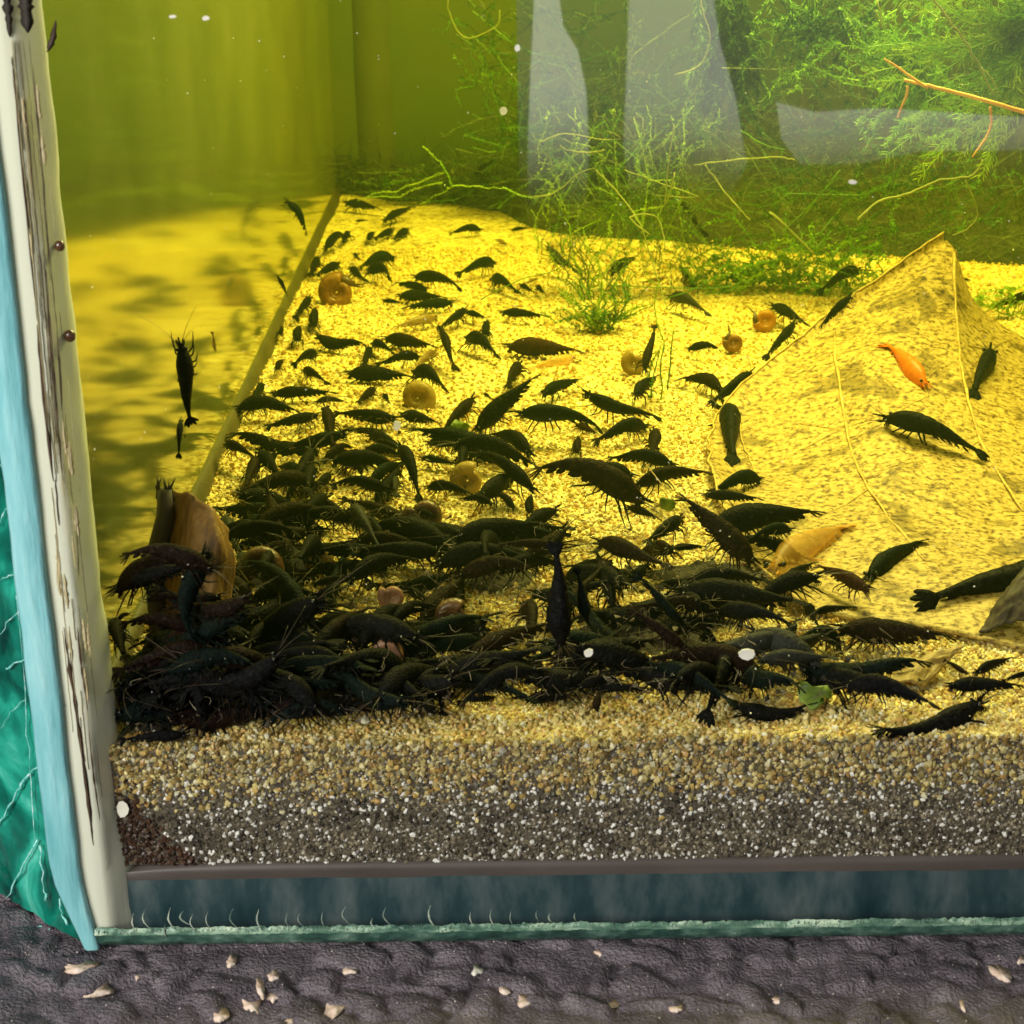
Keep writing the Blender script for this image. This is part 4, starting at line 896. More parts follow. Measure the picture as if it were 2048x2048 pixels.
 ('L',870,290,600,435,'a','g',('z',.6),"dark green shrimp swimming over the algae behind the dead leaf"),('L',815,455,605,670,'f','k',('r',775),"black shrimp lying along the upper edge of the dead leaf"),('L',300,520,540,640,'f','k',('z',.4),"black shrimp behind the orange snail"),('L',450,630,260,870,'f','k',('z',.4),"black shrimp climbing onto the leaf edge in front of the orange snail"),
 ('L',2000,450,1760,515,'f','k',('z',.5),"black shrimp on the sand behind the leaf cut by the picture edge"),('L',1580,355,1490,345,'f','r',('z',.4),None),('D',1210,680,1740,340,'f','m',('l',.12),"translucent orange-yellow shrimp lying flat on the leaf near the heap"),
 # far end shadows
 ('T',110,1120,310,1150,'f','k',Z3,None),('T',330,1215,490,1135,'f','k',Z3,None),('T',180,950,350,940,'f','g',Z3,None),('T',840,960,935,875,'f','g',('z',1.5),"dark shrimp swimming up before the far moss"),('T',170,1220,240,1215,'f','k',Z3,None),('T',560,1030,680,1000,'f','k',Z3,None),('T',950,1100,1050,1110,'f','g',Z3,None),
 ('T',1260,1250,1410,1180,'f','y',('z',1.0),None),('T',1230,1360,1390,1500,'w','y',('z',.5),"grey shrimp with raised feelers in the hazy moss"),('U',10,1090,180,1300,'f','b',('z',2.2),"brown shrimp swimming head up in front of the dark moss"),('T',1000,1345,930,1320,'f','t',Z3,None),('B',700,760,390,830,'f','m',Z3,"empty orange shrimp skin on the sand by the long red-brown shrimp"),
]
def to_px(c, x, y): x0, y0, s_ = CR[c]; return x0+x*s_, y0+y*s_
for (c, hx, hy, tx, ty, var, col, how, lab) in LIST:
    a = to_px(c, hx, hy); b_ = to_px(c, tx, ty); big = math.hypot(a[0]-b_[0], a[1]-b_[1]) > 62
    H, T = px_pt(*a, how), px_pt(*b_, how); up = None
    if how[0] == 'z' and np.linalg.norm(H-T) > 2.0 and abs(H[1]-T[1]) > 1.1:          # it climbs rather than lies along the sand
        lo_is_h = a[1] > b_[1]; lo = H if lo_is_h else T; q_ = b_ if lo_is_h else a; y1 = (T if lo_is_h else H)[1]
        for f_ in np.linspace(1, .12, 23):
            hi = on_y(q_[0], q_[1], lo[1]+(y1-lo[1])*f_)
            if np.linalg.norm(hi-lo) < 2.15: break
        H, T = (lo, hi) if lo_is_h else (hi, lo)
    if how[0] in 'xyl': up = {'x': (.3, -1, .3), 'y': (0, -1, .35), 'l': (0, -.4, 1)}[how[0]]
    if how[0] == 'y' and abs(a[0]-b_[0]) > abs(a[1]-b_[1]): up = (0, -.2, 1)
    r_ = shrimp(H, T, var, col, up, big)
    SHRIMP.append(dict(o=r_, px=((a[0]+b_[0])/2, (a[1]+b_[1])/2), L=math.hypot(a[0]-b_[0], a[1]-b_[1]), h=a, t=b_, col=col, var=var, how=how, lab=lab, heap=False))
# the rest of the heap, stacked between those
HEAP = [(230,1250,420,1470,18,.3,1.6),(440,1000,640,1380,30,.3,1.4),(600,1040,900,1330,24,.3,1.3),(440,1280,880,1450,24,.25,1.1),(880,1060,1240,1400,26,.3,1.0),(1180,1080,1600,1400,26,.3,1.0),(450,880,1000,1060,14,.3,.6),(1560,1280,1800,1420,3,.3,.8)]
for (x0, y0, x1, y1, n, z0, z1) in HEAP:
    for _ in range(n):
        px, py = random.uniform(x0, x1), random.uniform(y0, y1); z = random.uniform(z0, z1); c = on_z(px, py, z)
        th = random.choice((0, math.pi))+random.gauss(0, .85); L_ = random.uniform(1.7, 2.6)
        v = np.array((math.cos(th), math.sin(th), random.gauss(0, .28)))*L_/2
        H, T = c+v, c-v
        if min(H[1], T[1]) < .25: sh = .25-min(H[1], T[1]); H[1] += sh; T[1] += sh; c = (H+T)/2
        if min(H[0], T[0]) < .6: sh = .6-min(H[0], T[0]); H[0] += sh; T[0] += sh; c = (H+T)/2
        var, col = random.choice('ffaawwsgAAFh'), random.choices('kgby', (11, 3, 4, 1))[0]
        r_ = shrimp(H, T, var, col, None, True)
        SHRIMP.append(dict(o=r_, px=(px, py), L=170, h=(px+math.cos(th)*80, py), t=(px-math.cos(th)*80, py), col=col, var=var, how=('z', z), lab=None, heap=True))

for _ in range(11):
    px, py = random.uniform(285, 450), random.uniform(1140, 1470); c = on_y(px, py, random.uniform(.6, 1.3)); th = random.gauss(.2, .8)+random.choice((0, math.pi)); L_ = random.uniform(1.5, 2.2)
    v = np.array((math.cos(th), random.uniform(-.15, .15), math.sin(th)))*L_/2; H, T = c+v, c-v
    sh = max(0, .12-min(H[2], T[2])); H[2] += sh; T[2] += sh; sh = max(0, .7-min(H[0], T[0])); H[0] += sh; T[0] += sh
    var, col = random.choice('fahwsFA'), random.choices('kgb', (10, 2, 4))[0]
    r_ = shrimp(H, T, var, col, None, True); SHRIMP.append(dict(o=r_, px=(px, py), L=140, h=(px+math.cos(th)*60, py-math.sin(th)*60), t=(px-math.cos(th)*60, py+math.sin(th)*60), col=col, var=var, how=('y', 1), lab=None, heap=True))
# ------------------------------------------------------------------ snails
def snail_mat(name, c0, c1, c2, tr=.3): return mottled(name, [(.3, c0), (.55, c1), (.8, c2)], 260, detail=6, rough=.38, spec=.4, coat=.15, trans=tr, bump=.6)
SN = {'brown': snail_mat("shell_amber", (.12, .045, .008), (.27, .12, .022), (.46, .28, .07)), 'pale': snail_mat("shell_pale", (.30, .20, .04), (.46, .32, .08), (.62, .48, .16), .45),
      'orange': snail_mat("shell_bright_orange", (.40, .15, .01), (.58, .27, .03), (.70, .42, .08), .45), 'pink': snail_mat("shell_pinkish", (.20, .10, .06), (.34, .17, .10), (.45, .25, .15), .3), 'dark': snail_mat("shell_dark", (.04, .018, .008), (.09, .04, .016), (.16, .08, .03), .15)}
m_foot = mottled("snail_flesh", [(.3, (.03, .015, .008)), (.7, (.10, .05, .025))], 200, rough=.4)
def snail(px, py, r_px, col, how, tilt, label, foot=True, ax=(0, -1, .25)):
    c = px_pt(px, py, how); r_ = r_px*np.linalg.norm(c-EYE)/FPX
    mb = MB(); P = []; Rr = []; turns = 2.9; n = 70
    for i in range(n+1):
        t = i/n; a = tilt - turns*2*math.pi*t; rad = r_*(.05+.62*t**1.25); P.append((rad*math.cos(a), rad*math.sin(a), r_*.10*(1-t))); Rr.append(r_*(.05+.33*t**1.2))
    mb.tube(P, Rr, 12)
    root = mb.build("snail", SN[col]); root.location = Vector(c)*CM
    root.rotation_euler = Vector(ax).to_track_quat('Z', 'Y').to_euler()
    tag(root, label, "snail", "ramshorn snails in the tank")
    if foot:
        b_ = MB(); e = np.array(P[-1]); k_ = e/np.linalg.norm(e[:2])
        b_.tube([e, e+np.array((-k_[1], k_[0], 0))*-.35*r_, e+np.array((-k_[1], k_[0], 0))*-.9*r_-k_*.1*r_], [Rr[-1]*.8, Rr[-1]*.6, .02], 8)
        f_ = b_.build("foot", m_foot, root)
        for s_ in (-1, 1):
            w_ = MB(); q = e+np.array((-k_[1], k_[0], 0))*-.8*r_; w_.tube([q, q+np.array((-k_[1], k_[0], s_*.5))*-.6*r_+k_*.3*r_], [.03, .008], 4); w_.build("tentacle", m_foot, root)
    return root
snail(674, 585, 41, 'brown', ('z', .45), .6, "large amber brown snail with a visible spiral at the foot of the side pane")
snail(1467, 685, 22, 'brown', ('z', .3), 2.2, "small round brown snail on open sand by the upper edge of the dead leaf")
snail(1268, 727, 28, 'pale', ('z', .3), 1.0, "pale tan snail half hidden by an upright brown shrimp", False)
snail(1530, 640, 26, 'orange', ('z', .3), 2.8, "bright orange snail behind the small round brown one")
snail(835, 795, 40, 'pale', ('z', .3), 4.0, "clear pale snail carrying a shrimp on its back", False)
snail(935, 962, 40, 'pale', ('z', .3), 0.4, "pale yellow snail shell partly behind shrimp in the middle of the sand", False)
snail(784, 1193, 30, 'pink', ('z', .9), 1.7, "dull oval snail sitting inside the heap of shrimp", False)
snail(770, 1308, 42, 'pink', ('z', .8), 3.0, "pinkish brown snail low in the heap near the glass")
snail(850, 1030, 42, 'dark', ('z', .7), 2.0, "round dark snail at the back edge of the heap", False)
snail(520, 1135, 48, 'dark', ('z', 1.0), 5.0, "big dark brown snail buried in the heap near the curled leaf", False)
snail(640, 1120, 36, 'pale', ('z', .6), 1.2, "tan snail shell showing between shrimp in the heap", False)
snail(905, 1235, 40, 'dark', ('z', .8), .2, "dark reddish snail beside the curled red shrimp", False)

# ------------------------------------------------------------------ moss, threads, roots
def m_plant(name, a_, b_, c_, tr=.35): return mottled(name, [(.3, a_), (.55, b_), (.8, c_)], 120, rough=.5, trans=tr)
MP = {'bright': m_plant("moss_bright", (.14, .34, .02), (.28, .54, .05), (.50, .74, .14)), 'mid': m_plant("moss_mid", (.06, .18, .012), (.13, .31, .03), (.26, .46, .07)), 'dark': m_plant("moss_dark", (.014, .07, .006), (.035, .13, .012), (.09, .23, .03)),
      'grey': m_plant("moss_grey", (.07, .12, .04), (.14, .20, .07), (.24, .30, .13)), 'pale': m_plant("thread_pale", (.22, .26, .09), (.38, .42, .16), (.52, .55, .28)), 'lime': m_plant("weed_lime", (.20, .36, .015), (.34, .52, .03), (.50, .66, .09))}
def wiggle(a, b_, n, amp, droop=0.0, seed=0.0):
    a = np.asarray(a, float); b_ = np.asarray(b_, float); L_ = np.linalg.norm(b_-a); out = []
    for i in range(n+1):
        t = i/n; q = a*(1-t)+b_*t; e = math.sin(math.pi*t)
        q = q+e*amp*L_*np.array([fbm((t*2.3+seed, k_*5, seed*1.7), 3) for k_ in range(3)])+np.array((0, 0, -droop*L_*e)); out.append(q)
    return out
def frond(mb, P, ln, dens, wid, r0=.03, fwd=.6):
    dens *= 1.9; wid *= 1.35
    """a stem with two ranks of little pointed leaves"""
    mb.tube(P, [r0*(1-.6*i/len(P)) for i in range(len(P))], 3)
    for i in range(len(P)-1):
        a, b_ = P[i], P[i+1]; d = b_-a; l_ = np.linalg.norm(d)
        if l_ < 1e-6: continue
        d = d/l_
        for k_ in range(max(1, int(dens*l_))):
            q = a+(b_-a)*random.random(); v = RNG.normal(size=3); v = v-d*np.dot(v, d); v /= np.linalg.norm(v)+1e-9
            v = v*random.uniform(.6, 1.1)+d*fwd; le = ln*random.uniform(.5, 1.15)*(1-.5*i/len(P)); w = np.cross(v, d); w = w/(np.linalg.norm(w)+1e-9)*wid
            e = q+v*le*.5; f = q+v*le+np.array((0, 0, -.15*le))
            mb.add([q, e+w, f, e-w], [(0, 1, 2), (0, 2, 3)])
def clump(name, label, cat, col, strands, ln, dens, wid, amp=.22, droop=0., r0=.03, n=10, part="frond", group=None):
    """strands: [(root (px,py,row), tip (px,py,row))]"""
    root = empty(name, at_row(*strands[0][0]), label, cat, group)
    for k_, (a, b_) in enumerate(strands):
        mb = MB(); P = wiggle(at_row(*a), at_row(*b_), n, amp, droop, seed=k_*1.37+len(label)); frond(mb, P, ln, dens, wid, r0); under(root, mb.build(part, MP[col] if isinstance(col, str) else MP[random.choice(col)], None, False))
    return root
def fan(cx, cy, row, n, rmin, rmax, a0, a1, drow=40, rc=0):
    out = []
    for k_ in range(n):
        a = math.radians(random.uniform(a0, a1)); r_ = random.uniform(rmin, rmax)
        out.append(((cx+random.uniform(-rc, rc), cy+random.uniform(-rc, rc)*.7, row), (cx+math.cos(a)*r_, cy-math.sin(a)*r_, row+random.uniform(-drow, drow))))
    return out
clump("moss", "bright green feathery moss with long needles in the upper corner", "moss", ('bright', 'lime'), fan(2070, 75, 760, 44, 150, 400, 95, 250, 30, 40), .60, 13, .018, .14, .02)
clump("moss", "bushy mid-green moss tuft hanging behind the orange root", "moss", ('mid', 'bright'), fan(1840, 120, 690, 64, 60, 210, 40, 330, 30, 55), .28, 20, .020, .28, .05)
clump("moss", "tall dark green moss hanging beside the grey glass reflection", "moss", ('dark', 'mid'), [((1430+random.uniform(-45, 60), -30+random.uniform(-20, 20), 560+random.uniform(-20, 20)), (1450+random.uniform(-70, 90), random.uniform(120, 320), 560)) for _ in range(60)], .32, 17, .026, .2, 0)
clump("moss", "loose dim moss far back in the murky water", "moss", ('dark', 'grey', 'mid'), [((random.uniform(900, 1440), random.uniform(-20, 300), 440), (random.uniform(860, 1440), random.uniform(20, 420), 450)) for _ in range(90)], .34, 8, .020, .4, .10)
clump("moss", "wispy grey-green moss drifting over the dark mulm bank", "moss", ('grey', 'mid', 'dark'), [((random.uniform(1380, 2080), random.uniform(120, 440), 600), (random.uniform(1380, 2080), random.uniform(200, 490), 610)) for _ in range(85)], .26, 10, .016, .4, .1, .018)
clump("moss", "olive green moss bank rising in the upper part beside the tall dark moss", "moss", ('mid', 'dark', 'bright'), [((random.uniform(1540, 1800), random.uniform(-30, 60), 620), (random.uniform(1480, 1800), random.uniform(20, 230), 625)) for _ in range(60)], .28, 14, .022, .3, .06)
clump("moss", "grey-green moss tuft growing on the bright sand", "moss", ('grey', 'lime', 'mid'), fan(1205, 650, 660, 30, 25, 130, 20, 175, 14, 26), .20, 18, .022, .25, .03)
clump("moss", "yellow-green moss sprig reaching up from the sand tuft", "moss", ('lime', 'grey'), [((1200+random.uniform(-40, 60), 600, 640), (1170+random.uniform(-90, 120), random.uniform(430, 540), 630)) for _ in range(14)], .20, 15, .022, .2, 0)
clump("moss_strand", "upright thin moss strand with tiny leaves in front of the pale snail", "moss", ('mid', 'lime'), [((1322, 800, 800), (1318, 560, 790)), ((1335, 780, 800), (1348, 660, 795)), ((1318, 700, 800), (1290, 770, 800)), ((1300, 800, 815), (1322, 690, 805))], .13, 26, .020, .10, 0)
clump("moss", "fine yellow-green strands draping from the grey reflection down to the sand", "moss", ('grey', 'lime', 'mid'), [((random.uniform(1060, 1440), random.uniform(200, 420), 590), (random.uniform(1060, 1440), random.uniform(400, 620), 600)) for _ in range(90)], .16, 10, .015, .38, 0, .018)
clump("weed_bed", "lime green leafy weed lying on the sand behind the dead leaf", "water weed", ('lime', 'bright', 'mid'), [((random.uniform(1330, 1790), random.uniform(500, 600), 590), (random.uniform(1330, 1800), random.uniform(440, 600), 575)) for _ in range(52)], .30, 9, .040, .35, -.03)
clump("weed_bed", "flat yellow-green weed on the sand at the far side of the leaf tip", "water weed", ('lime',), [((random.uniform(1930, 2080), random.uniform(570, 640), 640), (random.uniform(1900, 2080), random.uniform(570, 650), 640)) for _ in range(14)], .35, 8, .05, .2, -.02)
clump("weed_sprig", "bright green branching sprig over the far sand", "water weed", ('bright', 'lime'), [((880, 322, 520), (905, 375, 520)), ((845, 293, 520), (882, 325, 520)), ((905, 372, 520), (1010, 378, 520)), ((1005, 375, 520), (1075, 398, 525)), ((905, 372, 520), (840, 408, 515)), ((885, 365, 520), (740, 395, 510)), ((890, 345, 520), (715, 402, 512))], .13, 14, .022, .10, 0, .035)
clump("moss", "dark algae fuzz at the far end of the sand", "algae", ('dark', 'mid', 'grey'), [((random.uniform(700, 1060), random.uniform(360, 405), 408), (random.uniform(690, 1060), random.uniform(335, 400), 405)) for _ in range(40)], .30, 10, .03, .3, 0)

def thread(name, pts, w, mat, label, cat, sub=(), subname="rootlet", jit=.03, how=None):
    def path(q_):
        P = [at_row(*q) for q in q_]; out = []
        for i in range(len(P)-1):
            for k_ in range(5):
                t = k_/5; p0 = P[max(i-1, 0)]; p3 = P[min(i+2, len(P)-1)]; a, b_ = P[i], P[i+1]
                q = .5*((2*a)+(b_-p0)*t+(2*p0-5*a+4*b_-p3)*t*t+(3*a-p0-3*b_+p3)*t**3); out.append(q+RNG.normal(size=3)*jit*.4)
        out.append(P[-1]); return out
    mb = MB(); P = path(pts); mb.tube(P, [w*(1-.35*i/len(P)) for i in range(len(P))], 5); o = mb.build(name, mat)
    if label: tag(o, label, cat)
    for s_ in sub:
        mb = MB(); P = path(s_); mb.tube(P, [w*.7*(1-.5*i/len(P)) for i in range(len(P))], 5); mb.build(subname, mat, o)
    return o
m_root = mottled("root_orange", [(.3, (.60, .28, .05)), (.55, (.82, .48, .12)), (.8, (.90, .66, .26))], 120, rough=.5, trans=.15)
thread("orange_root", [(2070,232,900),(1985,205,900),(1900,182,900),(1850,170,900),(1808,160,900)], .065, m_root, "long straight orange root with short drooping side roots", "root",
       [[(1856,176,900),(1830,160,905),(1790,132,905),(1768,118,905)], [(1816,172,900),(1812,192,900),(1800,222,900),(1795,236,900)], [(1981,214,900),(1982,250,898),(1968,282,898),(1944,314,898)]], jit=.015)
thread("plant_thread", [(1862,-10,860),(1895,38,860),(1925,75,860),(1950,115,860),(1975,165,860),(1996,210,860)], .035, MP['pale'], "thin pale stem slanting down to the orange root", "stem", [[(1962,135,860),(1985,160,860),(2000,200,860)]], "side_shoot")
TH = [([(1715,440,720),(1755,405,715),(1820,385,715),(1880,360,712),(1945,350,712),(1965,318,712)], .04, "grey-green stem curving up before the dark mulm bank"),
 ([(1065,395,600),(1110,385,600),(1160,345,600),(1190,338,600)], .03, "pale thread joining the far sprig to the moss"),
 ([(1000,20,480),(990,55,480),(930,75,480),(900,30,480),(895,-5,480)], .035, "looped pale thread high in the far water"),
 ([(1080,285,600),(1130,268,600),(1210,280,600),(1240,275,600),(1215,262,600)], .028, "pale hooked thread before the grey reflection"),
 ([(1210,300,600),(1175,305,600),(1135,300,600),(1120,290,600)], .035, "pale crooked thread with leafy end"),
 ([(1190,340,620),(1240,390,620),(1280,450,630),(1310,540,640),(1335,620,660)], .03, "long thread running down from the moss to the sand"),
 ([(1300,470,640),(1260,435,640),(1315,435,630),(1330,500,640)], .03, "short bent thread above the bright sand"),
 ([(1350,345,640),(1330,410,640),(1338,320,640),(1348,250,640)], .03, "upright brownish thread before the dim moss"),
 ([(1410,330,660),(1440,370,660),(1480,420,665),(1500,440,665)], .03, "straight thread with yellow nodes before the weed"),
 ([(1540,425,660),(1580,460,660),(1630,510,660)], .045, "thick yellow-green stem slanting over the weed bed"),
 ([(1390,330,650),(1470,320,650),(1560,315,650),(1590,320,650)], .03, "level pale thread across the murk"),
 ([(1480,260,640),(1530,290,645),(1570,300,645)], .025, "short pale thread under the tall dark moss"),
 ([(1560,100,620),(1620,110,620),(1680,98,620),(1730,105,620),(1770,118,620)], .03, "wavy green thread leading to the orange root"),
 ([(1350,150,600),(1400,130,600),(1420,75,600),(1405,20,600),(1400,-10,600)], .03, "pale arched thread over the grey reflection"),
 ([(1755,0,700),(1765,60,700),(1752,20,700)], .03, "green thread end hanging from above"),
 ([(1930,360,740),(1955,420,740),(1940,455,740),(1905,470,740)], .025, "fine thread bending down near the leaf tip"),
 ([(1600,440,680),(1680,340,680),(1650,380,680),(1560,470,680)], .022, "very fine straight thread over the dark mulm bank"),
 ([(960,600,620),(1040,560,620),(1110,540,620),(1160,500,620)], .022, "dark fine thread lying over the bright sand"),
 ([(1220,570,640),(1330,575,640),(1440,575,640),(1500,560,640)], .022, "level dark thread across bright sand by the weed"),
 ([(1330,600,660),(1420,560,660),(1470,500,660)], .022, "slanting dark thread by the weed"),
 ([(1250,340,640),(1330,370,640),(1400,395,640),(1310,390,640)], .022, "pale slanting thread in the moss haze")]
for pts, w, lab in TH: thread("plant_thread", pts, w, MP['pale'] if 'dark' not in lab or 'before the dark' in lab else MP['mid'], lab, "thread")
m_fine = mottled("fine_hair", [(.3, (.30, .20, .08)), (.7, (.50, .38, .18))], 100, rough=.5)
thread("hair", [(1290,925,1010),(1340,990,1040),(1390,1050,1080),(1432,1110,1120)], .014, m_fine, "thin straight hair slanting across the shrimp by the leaf edge", "hair", jit=.004)

# bank of mulm and algae rising against the back
m_bank = mottled("algae_mulm", [(.28, (.009, .011, .006)), (.5, (.026, .030, .014)), (.68, (.060, .064, .028)), (.85, (.13, .12, .05))], 70, detail=9, rough=.85, bump=1.0, bscale=260, bdist=.003)
FRONT = [(560, 392), (690, 386), (800, 398), (900, 404), (1000, 420), (1060, 455), (1150, 470), (1280, 478), (1400, 488), (1560, 500), (1700, 506), (1900, 520), (2100, 532), (2300, 540)]
FX = [q[0] for q in FRONT]; FY = [q[1] for q in FRONT]
vs = []; nu, nv_ = 130, 40
for i in range(nu):
    px = 600+1600*i/(nu-1); f0 = on_z(px, float(np.interp(px, FX, FY)), 0)
    hmax = float(np.interp(px, [600, 950, 1080, 1400, 1800, 2300], [1.6, 1.8, 3.6, 4.6, 5.0, 5.0]))
    for j in range(nv_):
        t = j/(nv_-1); x = max(.02, f0[0]*(1+.10*t)); y = min(TD-.01, f0[1]+(TD-f0[1])*t*1.02)
        h = hmax*(1-(1-t)**1.6)*(.75+.5*fbm((x*.35, y*.35, 2), 4))+.35*fbm((x*1.6, y*1.6, 9), 4)*min(1, 3*t); vs.append((x, y, sand_z(x, y)-.04*(1-t)-.02+max(0, h)))
mb = MB(); mb.add(vs, [(i*nv_+j, (i+1)*nv_+j, (i+1)*nv_+j+1, i*nv_+j+1) for i in range(nu-1) for j in range(nv_-1)])
tag(mb.build("mulm", m_bank), "dark olive mulm and algae banked up along the back of the tank", "mulm", kind="stuff")
def bank_pt(px, t):
    f0 = on_z(px, float(np.interp(px, FX, FY)), 0); return f0[1]+(TD-f0[1])*t
mb = MB()
for _ in range(2600):
    px = random.uniform(640, 2120); t = random.random()**1.5; f0 = on_z(px, float(np.interp(px, FX, FY)), 0); x = f0[0]*(1+.1*t); y = f0[1]+(TD-f0[1])*t*.9
    hmax = float(np.interp(px, [600, 950, 1080, 1400, 1800, 2300], [1.6, 1.8, 3.6, 4.6, 5.0, 5.0])); z = hmax*(1-(1-t)**1.6)*.7+random.uniform(-.2, .5)
    v = RNG.normal(size=3)*np.array((1, .4, .8)); v /= np.linalg.norm(v); l_ = random.uniform(.5, 2.2); k_ = RNG.normal(size=3)*.4; p = np.array((x, y-.2, max(.1, z)))
    mb.tube([p, p+v*l_*.33+k_*.5, p+v*l_*.66+k_, p+v*l_], [.018, .016, .012, .004], 3)
tag(mb.build("thread_algae", m_plant("thread_algae", (.025, .055, .008), (.06, .10, .014), (.16, .19, .04)), None, False), "tangled thread algae growing over the mulm bank at the back", "algae", kind="stuff")

# ------------------------------------------------------------------ litter among the shrimp, specks
m_lit = mottled("litter", [(.3, (.02, .014, .007)), (.55, (.07, .05, .024)), (.8, (.20, .15, .07))], 200, rough=.7)
mb = MB()
for (x0, y0, x1, y1, n) in ((230,1200,440,1470,330),(430,980,900,1440,900),(880,1040,1560,1400,800),(520,820,1000,1000,300),(1560,1270,1850,1400,160)):
    for _ in range(n):
        px, py = random.uniform(x0, x1), random.uniform(y0, y1); p = on_z(px, py, random.uniform(.12, .75))
        if p[1] < .1 or p[0] < .2: continue
        v = RNG.normal(size=3)*np.array((1, 1, .6)); v /= np.linalg.norm(v); l_ = random.uniform(.10, .36); k_ = RNG.normal(size=3)*.10
        if random.random() < .72: mb.tube([p, p+v*l_*.5+k_, p+v*l_], [.010, .009, .003], 3)
        else:
            w_ = random.uniform(.03, .11); mb.blade([p, p+v*l_*.3+k_*.3, p+v*l_*.5], [.01, w_, .01], RNG.normal(size=3), .008)
tag(mb.build("litter", m_lit, None, False), "brown litter of shed legs and leaf fibres under the shrimp heap", "litter", kind="stuff")
m_mulm = mottled("mulm", [(.3, (.010, .007, .004)), (.55, (.030, .021, .011)), (.8, (.09, .065, .03))], 260, detail=7, rough=.8, bump=1.0, bdist=.0015)
def mulm(cx, cy, rx, ry, h, seed):
    c = on_z(cx, cy, 0); k_ = np.linalg.norm(c-EYE)/FPX; vs = []; nr, na_ = 14, 40
    for i in range(nr+1):
        for j in range(na_):
            a = 2*math.pi*j/na_; r_ = (i/nr)*(1+.35*fbm((math.cos(a)*1.5+seed, math.sin(a)*1.5, 0)))
            x = c[0]+math.cos(a)*r_*rx*k_; y = max(.06, c[1]+math.sin(a)*r_*ry*k_*2.1); x = max(.25, x)
            vs.append((x, y, sand_z(x, y)-.06+(1-(i/nr)**2)*h*(.6+.9*abs(fbm((x*1.9, y*1.9, seed), 4)))+.10*fbm((x*5, y*5, seed))*(1-i/nr)))
    mb.add(vs, [(i*na_+j, (i+1)*na_+j, (i+1)*na_+(j+1) % na_, i*na_+(j+1) % na_) for i in range(nr) for j in range(na_)])
mb = MB()
for q_ in ((330,1400,130,60,.9,1),(520,1330,190,90,.7,2),(720,1370,150,60,.6,3),(560,1120,90,50,.35,4),(1300,1260,160,60,.45,5),(980,1150,110,40,.35,6),(1420,1150,130,40,.35,7)): mulm(*q_)
tag(mb.build("mulm", m_mulm), "dark brown mulm and rotted leaf matter under the shrimp heap", "mulm", kind="stuff")
m_pale_lit = mottled("pale_litter", [(.3, (.20, .16, .08)), (.7, (.45, .38, .22))], 200, rough=.7)
mb = MB()
for (x0, y0, x1, y1, n) in ((430,1000,900,1440,240),(880,1040,1560,1380,260),(230,1280,430,1460,60)):
    for _ in range(n):
        p = on_z(random.uniform(x0, x1), random.uniform(y0, y1), random.uniform(.4, 1.5))
        if p[1] < .1 or p[0] < .2: continue
        v = RNG.normal(size=3); v /= np.linalg.norm(v); l_ = random.uniform(.08, .34); k_ = RNG.normal(size=3)*.06
        mb.tube([p, p+v*l_*.3+k_, p+v*l_*.7+k_*1.3, p+v*l_], [.0035, .0045, .004, .0015], 3)
tag(mb.build("fibres", m_pale_lit, None, False), "pale hair-fine fibres caught on the shrimp heap", "fibres", kind="stuff")
pos = []; size = []; cols = []
for _ in range(260):
    px, py = random.uniform(160, 2040), random.uniform(0, 1480)
    p = on_y(px, py, random.choice((-.558, -.01, random.uniform(.2, 20)))); g_ = on_z(px, py, .1)
    if p[1] > g_[1]: continue
    pos.append(p); size.append(random.choice((.007, .009, .012, .018))*(1+p[1]/40)); cols.append(np.array((.82, .80, .60)))
tag(grains("floating_specks", np.array(pos), np.array(size), np.array(cols)), "pale specks drifting in the water and stuck to the glass", "specks", kind="stuff")
def chip(px, py, w, h, y, label, mat=m_white, name="white_chip"):
    c = on_y(px, py, y); s_ = np.linalg.norm(c-EYE)/FPX; mb = MB(); vs = []; n = 9
    for k_ in (-1, 1):
        for i in range(n):
            a = 2*math.pi*i/n; r_ = .5*(1+.25*fbm((px+math.cos(a), py+math.sin(a), 0))); vs.append((math.cos(a)*r_*w*s_, k_*.012, math.sin(a)*r_*h*s_))
    mb.add(vs, [tuple(range(n)), tuple(range(2*n-1, n-1, -1))]+[(i, i+n, (i+1) % n+n, (i+1) % n) for i in range(n)])
    o = mb.build(name, mat, None, False); o.location = Vector(c)*CM; tag(o, label, "speck")
chip(1493, 1309, 34, 24, -.01, "white angular chip stuck inside the glass before the heap")
chip(1177, 1306, 18, 18, -.01, "round white dot stuck inside the glass before the heap")
chip(246, 1618, 24, 38, -.075, "pale oval egg stuck on the glass at the sand corner", m_white, "pale_egg")
chip(794, 851, 16, 20, 6.0, "small pale drop-shaped speck over the dark row of shrimp", m_white, "pale_egg")
chip(412, 36, 14, 9, -.558, "largest cream speck on the upper glass near the seam", m_white, "cream_speck")
chip(345, 33, 15, 6, -.558, "smeared cream speck beside the largest upper one", m_white, "cream_speck")
chip(1035, 96, 11, 13, -.558, "white crumb on the glass next to the grey reflection edge", m_white, "cream_speck")
chip(1007, 222, 16, 16, 8, "soft round white speck floating in the dim water", m_white, "cream_speck")
chip(1705, 364, 18, 9, -.01, "small cream flake on the glass before the dark mulm bank", m_white, "cream_speck")
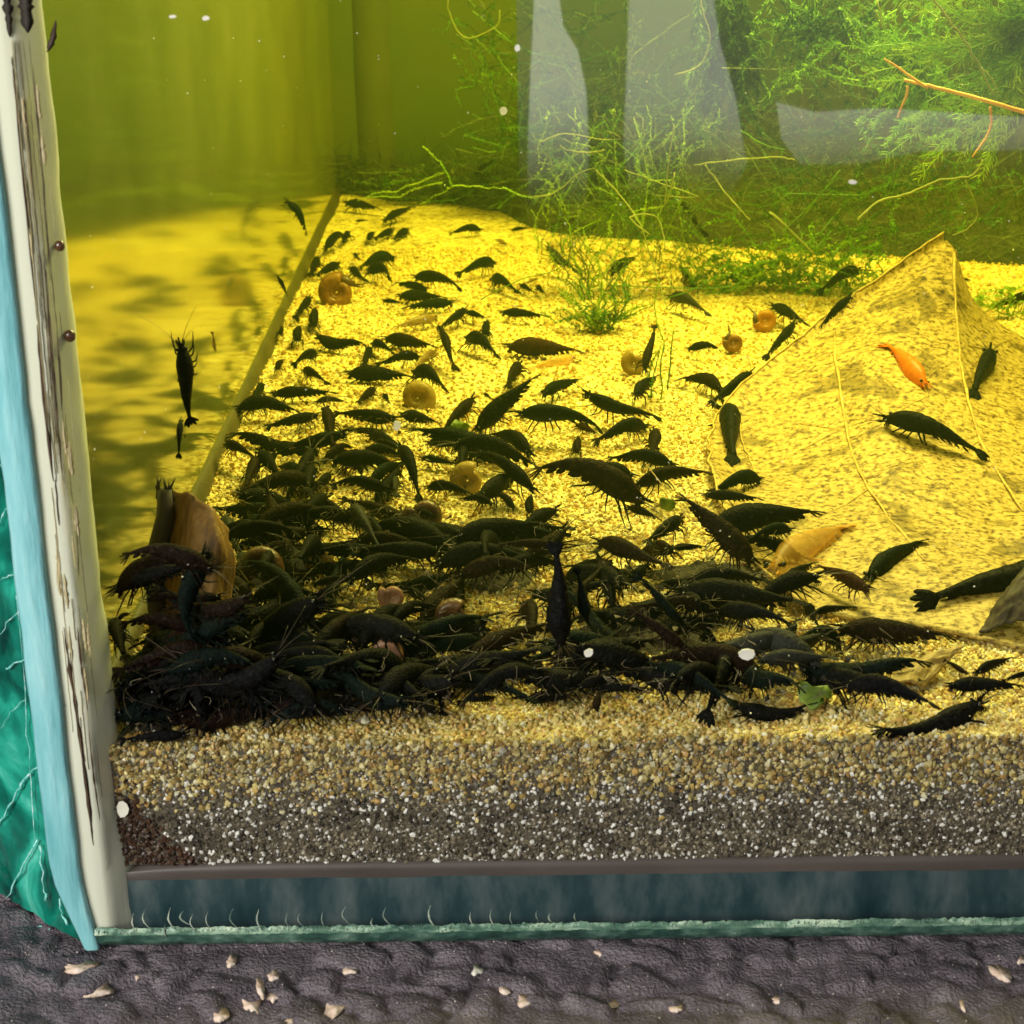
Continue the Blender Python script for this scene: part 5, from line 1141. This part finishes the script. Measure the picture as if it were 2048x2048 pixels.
# ------------------------------------------------------------------ labels for the shrimp
CNAME = {'k': "black", 'g': "dark green", 'b': "brown", 'r': "reddish brown", 'y': "grey", 'o': "orange", 'm': "translucent orange", 't': "pale tan"}
POSE = {'f': "straight", 'F': "stout", 'a': "arched", 'A': "slim arched", 'K': "broad", 'h': "hump-backed", 'w': "wavy", 's': "bent", 'g': "upcurled"}
MARKS = [((674,585), "the large amber snail"), ((1467,685), "the small round brown snail"), ((1268,727), "the pale tan snail"), ((1530,640), "the orange snail"), ((835,795), "the snail carrying a shrimp"), ((935,962), "the pale yellow snail"),
         ((784,1193), "the dull oval snail"), ((770,1308), "the pinkish snail"), ((850,1030), "the round dark snail"), ((520,1135), "the big dark snail"), ((640,1120), "the tan snail in the heap"), ((905,1235), "the dark reddish snail"), ((385,1040), "the curled leaf"), ((1205,640), "the moss tuft on sand"), ((1330,740), "the upright moss strand"),
         ((880,345), "the green sprig"), ((1885,490), "the dead leaf tip"), ((1420,930), "the rounded leaf edge"), ((1490,1309), "the white chip"), ((1177,1306), "the white dot"), ((1850,1335), "the twisted leaf scrap"), ((918,860), "the green leaf bit"), ((1340,1000), "the thin hair"), ((1110,1150), "the banded upright shrimp"), ((1550,520), "the lime weed"), ((1100,760), "the orange shed skin"), ((1160,820), "the blue-green shrimp"), ((2040,1180), "the hollow leaf curl")]
seen = set()
for k_, q in enumerate(SHRIMP):
    o = q['o']; lab = q['lab']
    if lab is None:
        size_ = "tiny" if q['L'] < 42 else "small" if q['L'] < 75 else "" if q['L'] < 150 else "large"
        dx, dy = q['h'][0]-q['t'][0], q['h'][1]-q['t'][1]
        face = ("head-on" if dy > 0 else "tail-on") if abs(dy) > abs(dx)*1.1 else ("heading seamward" if dx < 0 else "heading leafward")
        ms = sorted(MARKS, key=lambda m_: math.hypot(q['px'][0]-m_[0][0], (q['px'][1]-m_[0][1])*1.4)); cand = []
        for (mx_, my_), mn in ms[:6]:
            ex, ey = q['px'][0]-mx_, q['px'][1]-my_; dist = math.hypot(ex, ey*1.4)
            where = "just" if dist < 60 else "a little" if dist < 130 else "well"
            side = ("behind" if ey < 0 else "in front of") if abs(ey)*1.4 > abs(ex) else ("seam-side of" if ex < 0 else "leaf-side of")
            cand.append(" ".join(x for x in (size_, POSE[q['var']], CNAME[q['col']], "shrimp", face, where, side, mn) if x))
        cand = [c if len(c.replace('-', ' ').split()) <= 16 else c.replace(' a little', '').replace(' just', '').replace(' well', '') for c in cand]
        cand = [c if len(c.replace('-', ' ').split()) <= 16 else c.replace(' head-on', '').replace(' tail-on', '').replace(' heading seamward', '').replace(' heading leafward', '') for c in cand]
        lab = next((c for c in cand if c not in seen), cand[0])
        if q['heap'] and lab in seen: lab = "black or brown shrimp crowded in the thick of the heap"
    seen.add(lab); tag(o, lab, "shrimp", "shrimp crowding the tank floor")
